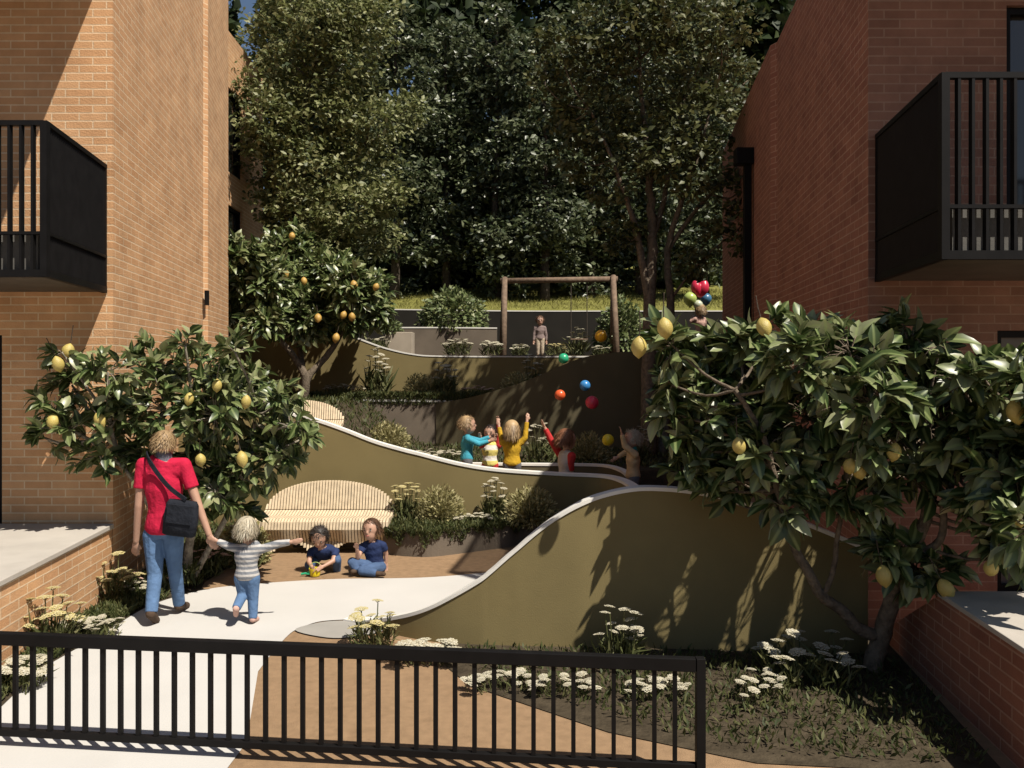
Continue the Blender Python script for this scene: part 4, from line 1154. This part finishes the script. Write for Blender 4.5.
# ------------------------------------------------------------------ people
def person(label, loc, yaw, H, J=None, child=False, shirt='c_red', sleeve='short', pants='c_jeans', shoes='c_brownshoe', hair='h_fair', hairlen=.55, face=(0, 1, 0), arm_mat=None, collar=None, vox=.0075, pants_len=1.0, headtilt=0.0):
    root = empty('person', loc, label, 'person', rz=yaw)
    hs = .118 if child else .070           # head half height
    nz = 1 - 2 * hs
    j = dict(pel=(0, 0, .50), chest=(0, 0, .70 if not child else .64), neck=(0, 0, nz - .005), head=(0, .012, 1 - hs), shL=(-.115, 0, nz - .055), shR=(.115, 0, nz - .055), elL=(-.15, 0, .58), elR=(.15, 0, .58), wrL=(-.16, .03, .44), wrR=(.16, .03, .44),
             hipL=(-.05, 0, .48), hipR=(.05, 0, .48), knL=(-.055, .012, .27), knR=(.055, .012, .27), anL=(-.055, 0, .045), anR=(.055, 0, .045), toL=(-.062, .09, .018), toR=(.062, .09, .018))
    if child:
        j.update(pel=(0, 0, .45), hipL=(-.052, 0, .43), hipR=(.052, 0, .43), knL=(-.055, .012, .24), knR=(.055, .012, .24), elL=(-.15, 0, .52), elR=(.15, 0, .52), wrL=(-.155, .03, .39), wrR=(.155, .03, .39))
    if J: j.update(J)
    j = {k: Vector(v) * H for k, v in j.items()}
    f = 1.12 if child else 0.92
    side = (j['shR'] - j['shL']).normalized(); hside = (j['hipR'] - j['hipL']).normalized()
    def ring(c, s, fw, rx, ry, n=18): return [c + s * (rx * H * math.cos(2 * math.pi * k / n)) + fw * (ry * H * math.sin(2 * math.pi * k / n)) for k in range(n)]

    def torso(mb, grow, lo=0.0, hi=1.0):
        sp = [j['pel'] + (j['pel'] - j['chest']).normalized() * .055 * H, j['pel'], j['pel'].lerp(j['chest'], .5), j['chest'], (j['shL'] + j['shR']) / 2 + (j['neck'] - j['chest']) * .06, j['neck']]
        pr = [(.062, .05), (.098, .072), (.078, .058), (.098, .068), (.082, .05), (.036, .034)]
        q = spline(sp, 4); m_ = len(q); rings = []
        for i, c in enumerate(q):
            t = i / (m_ - 1)
            if t < lo or t > hi: continue
            k = min(int(t * 5), 4); u = t * 5 - k; u = u * u * (3 - 2 * u)
            rx = (pr[k][0] + (pr[k + 1][0] - pr[k][0]) * u) * f + grow; ry = (pr[k][1] + (pr[k + 1][1] - pr[k][1]) * u) * f + grow
            s = hside.lerp(side, t).normalized()
            tg = (q[min(i + 1, m_ - 1)] - q[max(i - 1, 0)]).normalized()
            fw = tg.cross(s).normalized(); s2 = fw.cross(tg)
            rings.append(ring(c, s2, fw, rx, ry))
        mb.loft(rings)

    rU, rE, rW = .030 * f, .025 * f, .017 * f
    rT, rK, rA = (.056 * f, .038 * f, .024 * f) if child else (.052, .033, .023)
    body = MB()
    torso(body, 0)
    body.capsule(j['neck'] - (j['neck'] - j['chest']).normalized() * .03 * H, j['head'], .033 * H * f, .031 * H * f)
    for s in 'LR':
        body.capsule(j['neck'] - (j['neck'] - j['chest']) * .18, j['sh' + s], .034 * H * f, .030 * H * f)
        body.capsule(j['chest'].lerp(j['sh' + s], .7), j['sh' + s], .036 * H * f, .030 * H * f)
        body.capsule(j['sh' + s], j['el' + s], rU * H, rE * H); body.capsule(j['el' + s], j['wr' + s], rE * H, rW * H)
        body.capsule(j['hip' + s], j['kn' + s], rT * H, rK * H); body.capsule(j['kn' + s], j['an' + s], rK * H * 1.02, rA * H)
        body.capsule(j['an' + s], j['to' + s], .024 * H, .02 * H)
        # hand: palm, four fingers of different length and a thumb from the side
        d = (j['wr' + s] - j['el' + s]).normalized()
        lat = d.cross(Vector((0, 1, 0)) if abs(d.y) < .8 else Vector((1, 0, 0))).normalized(); nn = lat.cross(d)
        hl = .052 * H * f
        pc = j['wr' + s] + d * hl * .55
        rot = Matrix((lat, nn, d)).transposed()
        body.ellipsoid(pc, (hl * .42, hl * .2, hl * .62), rot, 12, 8)
        fr = max(.0062, .0052 * H)
        for k, ln in enumerate((.78, .95, 1.0, .82)):
            o_ = lat * ((k - 1.5) * hl * .24)
            a0 = pc + d * hl * .4 + o_; a1 = a0 + d * hl * ln * .5 + nn * hl * .06; a2 = a1 + d * hl * ln * .4 + nn * hl * .2
            body.capsule(a0, a1, fr, fr * .95, 8); body.capsule(a1, a2, fr * .95, fr * .8, 8)
        a0 = j['wr' + s] + d * hl * .35 + lat * hl * .3 * (1 if s == 'L' else -1)
        a1 = a0 + (d * .5 + lat * .5 * (1 if s == 'L' else -1) + nn * .2) * hl * .55
        body.capsule(a0, a1, fr * 1.15, fr, 8); body.capsule(a1, a1 + (d * .8 + nn * .2) * hl * .4, fr, fr * .85, 8)
    # head
    fv = Vector(face).normalized()
    up = (j['head'] - j['neck']).normalized()
    up = (up * .5 + Vector((0, 0, 1)) * .5); up = (up - fv * up.dot(fv)).normalized()
    rt = fv.cross(up).normalized(); HR_ = Matrix((rt, fv, up)).transposed(); hc = j['head']; hh = hs * H
    def hp(x, y, z): return hc + HR_ @ Vector((x * hh, y * hh, z * hh))
    body.ellipsoid(hp(0, -.06, .16), (hh * .76, hh * .90, hh * .84), HR_, 20, 14)
    body.ellipsoid(hp(0, .12, -.35), (hh * .56, hh * .66, hh * .64), HR_, 18, 12)
    body.ellipsoid(hp(0, .80, -.16), (hh * .10, hh * .16, hh * .17), HR_, 8, 6)
    for s in (-1, 1): body.ellipsoid(hp(.76 * s, -.04, -.08), (hh * .10, hh * .17, hh * .24), HR_, 8, 6)
    bo = body.build('body', M['skin'], root)
    bake(bo, [('REMESH', dict(mode='VOXEL', voxel_size=vox, use_smooth_shade=True)), ('SMOOTH', dict(factor=.5, iterations=3))])
    # eyes and mouth belong to the same mesh
    ft = MB()
    for s in (-1, 1):
        ft.ellipsoid(hp(.30 * s, .735, .02), (hh * .095, hh * .05, hh * .05), HR_, 8, 6, 0); ft.ellipsoid(hp(.30 * s, .775, .02), (hh * .06, hh * .045, hh * .065), HR_, 8, 6, 1)
        ft.ellipsoid(hp(.30 * s, .76, .19), (hh * .16, hh * .05, hh * .03), HR_, 8, 5, 1)
    ft.ellipsoid(hp(0, .735, -.48), (hh * .22, hh * .08, hh * .055), HR_, 8, 5, 2)
    fo = ft.mesh('face_tmp', [M['eyewhite'], M['eye'], M['lip']], True)
    me = bo.data; me.materials.clear()
    for m_ in ('skin', 'eyewhite', 'eye', 'lip'): me.materials.append(M[m_])
    import bmesh
    bm = bmesh.new(); bm.from_mesh(me); n0 = len(bm.faces)
    bm.from_mesh(fo); bm.faces.ensure_lookup_table()
    mids = [p.material_index for p in fo.polygons]
    for k, mi in enumerate(mids): bm.faces[n0 + k].material_index = mi + 1; bm.faces[n0 + k].smooth = True
    bm.to_mesh(me); bm.free(); bpy.data.meshes.remove(fo)

    def garment(name, mb, mat, v=None):
        o = mb.build(name, mat, root)
        bake(o, [('REMESH', dict(mode='VOXEL', voxel_size=v or vox, use_smooth_shade=True)), ('SMOOTH', dict(factor=.5, iterations=3))])
        return o
    g = .0085
    sh = MB(); torso(sh, g, .10, .93)
    for s in 'LR':
        sh.capsule(j['neck'] - (j['neck'] - j['chest']) * .22, j['sh' + s], (.034 * f + g) * H, (.030 * f + g * .8) * H)
        sh.capsule(j['chest'].lerp(j['sh' + s], .7), j['sh' + s], (.036 * f + g) * H, (.030 * f + g * .8) * H)
        e = j['el' + s] if sleeve != 'short' else j['sh' + s].lerp(j['el' + s], .58)
        if arm_mat is None:
            sh.tube([j['sh' + s], e], [(rU + g * 1.0) * H, (rE + g * (1.6 if sleeve == 'short' else 1.2)) * H], 14)
            if sleeve == 'long':
                sh.capsule(j['el' + s], j['el' + s] + (j['wr' + s] - j['el' + s]) * .02, (rE + g * 1.1) * H, (rE + g * 1.1) * H)
                sh.tube([j['el' + s], j['el' + s].lerp(j['wr' + s], .93)], [(rE + g * 1.1) * H, (rW + g * 1.1) * H], 14)
    garment('shirt', sh, M[shirt])
    if arm_mat:
        for s in 'LR':
            sl = MB()
            sl.capsule(j['sh' + s], j['el' + s], (rU + g * 1.8) * H, (rE + g * 1.1) * H); sl.tube([j['el' + s], j['el' + s].lerp(j['wr' + s], .93)], [(rE + g * 1.1) * H, (rW + g * 1.1) * H], 14)
            garment('sleeve', sl, M[arm_mat])
    if collar:
        cl = MB(); q_ = (j['neck'] - j['chest']).normalized()
        cl.capsule(j['neck'] - q_ * .03 * H, j['neck'] + q_ * .018 * H, .052 * H * f, .044 * H * f); garment('scarf', cl, M[collar])
    if not child: g = .005
    tr_ = MB(); torso(tr_, g * .75, 0, .30)
    for s in 'LR':
        tr_.capsule(j['hip' + s], j['kn' + s], (rT + g) * H, (rK + g) * H)
        e = j['kn' + s].lerp(j['an' + s], .96 * pants_len)
        tr_.tube([j['kn' + s], e], [(rK + g) * H, (rA + g * 1.7) * H], 14)
        tr_.capsule(j['kn' + s], j['kn' + s] + Vector((0, 0, .001)), (rK + g) * H, (rK + g) * H)
    garment('trousers', tr_, M[pants])
    for s in 'LR':
        so = MB(); d = (j['to' + s] - j['an' + s])
        so.capsule(j['an' + s] - d * .1 + Vector((0, 0, -.002 * H)), j['to' + s] + d * .10, (.031 if child else .026) * H, (.026 if child else .020) * H)
        garment('shoe', so, M[shoes])
    # hair: many strands over the scalp
    n = 2600
    d = rnd_dirs(n)
    keep = (d[:, 2] > -.45) & ((d[:, 1] < .45) | (d[:, 2] > .55))
    d = d[keep]; n = len(d)
    p = d * np.array([.80, .93, .88]) * hh + np.array([0, -.07, .18]) * hh
    A = d * .35 + np.array([0, -.35, -.75]) * hairlen * 1.6 + NR.normal(size=(n, 3)) * .16
    Rm = np.array(HR_); p = p @ Rm.T + np.array(hc); A = A @ Rm.T; Nn = d @ Rm.T
    me = leaf_mesh('hair', p, A, Nn, hh * hairlen * NR.uniform(.6, 1.25, n), M[hair], BLADE, .09, .2, .1)
    ho = leaf_obj('hair', me, root)
    hb = MB(); hb.ellipsoid(hp(0, -.16, .24), (hh * .80, hh * .86, hh * .84), HR_, 18, 12)
    cap = hb.mesh('cap', M[hair], True)
    bm = bmesh.new(); bm.from_mesh(me); bm.from_mesh(cap); bm.to_mesh(me); bm.free(); bpy.data.meshes.remove(cap)
    return root


PI = math.pi
# woman and toddler walking away, hand in hand
wy = 7.35; wx = (164 - CX) * wy / F; WH = 1.69
def loc(v, base, yaw, H):
    """world point -> joint units of a person at base"""
    d = Vector(v) - Vector(base); c, s = math.cos(-yaw), math.sin(-yaw)
    return (( d.x * c - d.y * s) / H, (d.x * s + d.y * c) / H, d.z / H)
wb = Vector((wx, wy, 0.004)); hand = P(212, 541, 7.32)
def L(px, py, Y): return loc(P(px, py, Y), wb, 0, WH)
person('woman in a red T-shirt and blue jeans walking away with a black shoulder bag', wb, 0, WH, dict(
    elR=L(198, 505, 7.33), wrR=L(209, 534, 7.32), elL=L(139, 505, 7.36), wrL=L(136, 541, 7.42), shL=L(143, 464, 7.36), shR=L(184, 464, 7.34), hipL=L(154, 535, 7.36), hipR=L(173, 535, 7.36), knL=L(155, 574, 7.34), anL=(-.035, -.075, .065), toL=(-.035, -.02, .018), knR=(.035, .05, .28), anR=(.02, .15, .045), toR=(.02, .24, .018)),
    shirt='c_red', pants='c_jeans', hair='h_fair', hairlen=.5, collar='c_scarf', face=(.15, 1, -.1))
tb = Vector(((247 - CX) * 7.3 / F, 7.3, 0.004)); TH = .94
def L(px, py, Y=7.3): return loc(P(px, py, Y), tb, 0, TH)
person('blond toddler in a grey striped top holding the hand of the woman', tb, 0, TH, dict(
    shL=L(240, 549), shR=L(262, 549), elL=L(228, 546), wrL=L(217, 541), elR=L(278, 544), wrR=L(291, 542), knL=L(243, 594, 7.32), anL=L(236, 609, 7.18), toL=L(236, 614, 7.24), knR=(.05, .02, .23), head=(.0, .0, .885)),
    child=True, shirt='c_stripe', sleeve='long', pants='c_jeans', shoes='c_rose', hair='h_pale', hairlen=.62, face=(.1, 1, .0))
# shoulder bag, worn by the woman
sb = empty('shoulder_bag', P(181, 518, 7.2), 'black shoulder bag on a diagonal strap across the back of the woman', 'bag')
mb = MB(); bw, bh_ = .29, .31
rings = []
for z, k, dp in ((-.5, .86, .6), (-.46, .98, .9), (0, 1.02, 1.05), (.38, .95, .8), (.5, .82, .45)):
    rings.append([Vector((bw / 2 * k * math.copysign(abs(math.cos(a)) ** .5, math.cos(a)), .05 * dp * math.copysign(abs(math.sin(a)) ** .6, math.sin(a)), z * bh_)) for a in [2 * PI * i / 20 for i in range(20)]])
mb.loft(rings); o = mb.build('pouch', M['c_bag'], sb, smooth=True); o.rotation_euler = (0, .12, 0)
mb = MB(); mb.box((0.0, -.056, .04), (.22, .012, .17)); o = mb.build('flap', M['c_bag'], sb, bevel=.006); o.rotation_euler = (0, .12, 0)
org = -P(181, 518, 7.2)
mb = MB(); sp = spline([P(186, 500, 7.17) + org, P(170, 488, 7.20) + org, P(158, 474, 7.21) + org, P(149, 460, 7.23) + org, P(147, 453, 7.32) + org, P(152, 458, 7.43) + org], 6)
for i in range(len(sp) - 1): mb.bar(sp[i], sp[i + 1], .012, .036)
mb.build('strap', M['c_bag'], sb)

# crouching child with a toy
cb = Vector(((324 - CX) * 9.25 / F, 9.3, 0)); CH = .98
def L(px, py, Y=9.2): return loc(P(px, py, Y), cb, PI, CH)
person('dark haired child in navy crouching over a yellow toy before the bench', cb, PI, CH, dict(
    pel=(0, -.10, .17), chest=L(324, 553, 9.22), neck=L(321, 546, 9.14), head=L(319, 537.5, 9.08), shL=L(336, 551, 9.16), shR=L(311, 551, 9.16), elL=L(333, 561, 9.06), elR=L(309, 562, 9.06), wrL=L(324, 566, 8.98), wrR=L(312, 567, 8.98),
    hipL=(-.06, -.10, .16), hipR=(.06, -.10, .16), knL=L(337, 560, 9.10), knR=L(309, 565, 9.12), anL=L(337, 572, 9.20), anR=L(315, 573, 9.24), toL=L(337, 575, 9.12), toR=L(313, 575, 9.16)),
    child=True, shirt='c_navy', pants='c_bluejean', hair='h_dark', hairlen=.4, face=(-.05, .9, -.55))
# sitting child
sbp = Vector(((371 - CX) * 9.15 / F, 9.2, 0)); SH = 1.0
def L(px, py, Y=9.15): return loc(P(px, py, Y), sbp, PI, SH)
person('brown haired child in a navy T-shirt sitting on the tan ground before the bench', sbp, PI, SH, dict(
    pel=L(375, 566, 9.2), chest=L(374, 550, 9.18), neck=L(372.5, 540, 9.15), head=L(371, 529.5, 9.12), shL=L(383, 545, 9.16), shR=L(363, 546, 9.14), elL=L(386, 554, 9.2), wrL=L(386, 562, 9.2), elR=L(358, 557, 9.02), wrR=L(357, 549, 8.95),
    hipL=L(380, 567, 9.18), hipR=L(370, 567, 9.15), knL=L(362, 571, 8.95), knR=L(352, 562, 9.0), anL=L(377, 573.5, 8.92), anR=L(357, 570.5, 8.98), toL=L(383, 574, 8.9), toR=L(353, 571.5, 8.94)),
    child=True, shirt='c_navy', pants='c_bluejean', hair='h_brown', hairlen=.5, face=(.3, 1, .05))
# the toy
ty = empty('toy', G(315, 576), 'yellow and green plastic toy on the ground under the crouching child', 'toy')
mb = MB(); mb.loft([[(r * math.cos(a), r * math.sin(a), z) for a in [2 * PI * i / 18 for i in range(18)]] for r, z in ((.05, .004), (.055, .02), (.065, .085), (.06, .085), (.05, .02))]); mb.build('bucket', M['b_yellow'], ty, smooth=False)
mb = MB(); mb.tube([(-.15, .0, .02), (-.09, .0, .03)], .012, 8); mb.box((-.045, 0, .03), (.08, .07, .012)); mb.ellipsoid((-.03, .0, .045), (.05, .04, .02)); mb.build('spade', M['b_green'], ty)
mb = MB(); mb.tube([(.064 * math.cos(a), .02, .085 + .06 * math.sin(a)) for a in [PI * i / 10 for i in range(11)]], .004, 6); mb.build('handle', M['lime'], ty)

# children behind the long wall
def kid(label, px, py_top, Y, H, yaw, joints, **kw):
    b = P(px, 400, Y); b.z = P(px, py_top, Y).z - H
    def L(x, y, dY=0.0): return loc(P(x, y, Y + dY), b, yaw, H)
    J = {k: L(*v) for k, v in joints.items()}
    return person(label, b, yaw, H, J, child=True, vox=.009, **kw)


kid('child in a cyan jumper reaching out to the right', 467, 416, 12.1, 1.12, -PI / 2 + .15, dict(elL=(480, 441, .1), wrL=(490, 437, .1), elR=(479, 444, -.12), wrR=(489, 441, -.1)), shirt='c_cyan', sleeve='long', pants='c_greytrouser', hair='h_fair', hairlen=.35, face=(0, 1, .1))
kid('child in a white and yellow banded top with red sleeves raising one arm', 490, 425, 12.4, 1.05, PI, dict(elL=(499, 437), wrL=(498, 423), elR=(483, 444, -.1), wrR=(481, 438, -.15)), shirt='c_banded', sleeve='long', arm_mat='c_crimson', pants='c_crimson', hair='h_dark', hairlen=.4, face=(.2, 1, .1))
kid('child in a mustard yellow top seen from behind, arms raised', 512, 420, 11.9, 1.12, 0, dict(elR=(525, 438), wrR=(527, 421, .05), elL=(502, 443, .15), wrL=(499, 426, .2)), shirt='c_mustard', sleeve='long', pants='c_greytrouser', hair='h_fair', hairlen=1.0, face=(.1, 1, .15))
kid('child in a pale vest and red sleeves turned towards the yellow ball', 566, 429, 11.6, 1.26, -PI / 2 + .5, dict(elL=(552, 442, .1), wrL=(545, 428, .1), elR=(571, 463, -.14), wrR=(572, 471, -.12)), shirt='c_vest', arm_mat='c_crimson', sleeve='long', pants='c_navy', hair='h_auburn', hairlen=.6, face=(.1, 1, .0))
kid('child in a tan vest and teal scarf catching at the right end of the wall', 633, 430, 11.4, 1.14, PI / 2 + .15, dict(elL=(625, 446, -.1), wrL=(622, 434, -.12), elR=(626, 452, .1), wrR=(618, 457, .1)), shirt='c_tanvest', sleeve='long', pants='c_greytrouser', hair='h_pale', hairlen=.35, collar='c_teal', face=(0, 1, .25))
# child by the swing
b = P(540, 354, 21.6); b.z = 2.5
person('small child in a dull plaid shirt standing under the swing beam', b, PI, 1.06, None, child=True, shirt='c_plaid', sleeve='long', pants='c_sand', shoes='c_brownshoe', hair='h_brown', hairlen=.4, vox=.011)
# figure with balloons on the upper right terrace
b = P(700, 354, 19.6); b.z = 2.5
person('figure in a pale rose top beneath the balloons, half hidden by the lemon tree', b, .5, 1.22, dict(elL=(-.17, .06, .66), wrL=(-.05, .15, .74), elR=(.15, .04, .60), wrR=(.04, .16, .66)), child=True, shirt='c_rose', sleeve='long', pants='c_sand', hair='h_fair', hairlen=.7, vox=.011)
hold = b + Vector((-.12, .05, .86))
for px, py, rr, m, lab, heart in ((700, 288, 9.5, 'heart', 'red heart shaped balloon, highest of the bunch', True), (690, 299, 7.0, 'lime', 'yellow green balloon left in the bunch', False), (706, 299, 6.0, 'sky', 'dark blue balloon behind the red heart balloon', False), (698, 305, 5.0, 'pearl', 'pale green balloon lowest in the bunch', False)):
    c = P(px, py, 19.6 + (.35 if m == 'sky' else 0)); r = rr * 19.6 / F
    bo = empty('balloon', c, lab, 'balloon', 'bunch of balloons')
    mb = MB()
    if heart:
        for s in (-1, 1): mb.tube([(s * r * .95 * t_ * (1 - .55 * (1 - t_)) * 0 + s * r * (.0 + .42 * math.sin(t_ * PI * .62)), 0, r * (-1.0 + 1.75 * t_)) for t_ in [i / 12 for i in range(13)]], [r * (.08 + .50 * math.sin(min(1, t_ * 1.02) * PI * .86) ** .9) for t_ in [i / 12 for i in range(13)]], 14)
        o = mb.build('skin', M[m], bo, smooth=True)
        bake(o, [('REMESH', dict(mode='VOXEL', voxel_size=.014, use_smooth_shade=True)), ('SMOOTH', dict(factor=.5, iterations=6))])
    else:
        mb.loft([[(q_ * r * math.cos(a), q_ * r * math.sin(a), z * r) for a in [2 * PI * i / 16 for i in range(16)]] for z, q_ in ((-1.32, .05), (-1.25, .06), (-1.15, .12), (-.8, .55), (-.3, .88), (.1, .97), (.5, .86), (.85, .52), (1.0, .18), (1.03, .03))])
        o = mb.build('skin', M[m], bo, smooth=True)
    mb = MB(); mb.tube([(0, 0, -r), (hold - c) * .5 + Vector((.02, 0, 0)), hold - c], .004, 4); mb.build('string', M['rope'], bo)
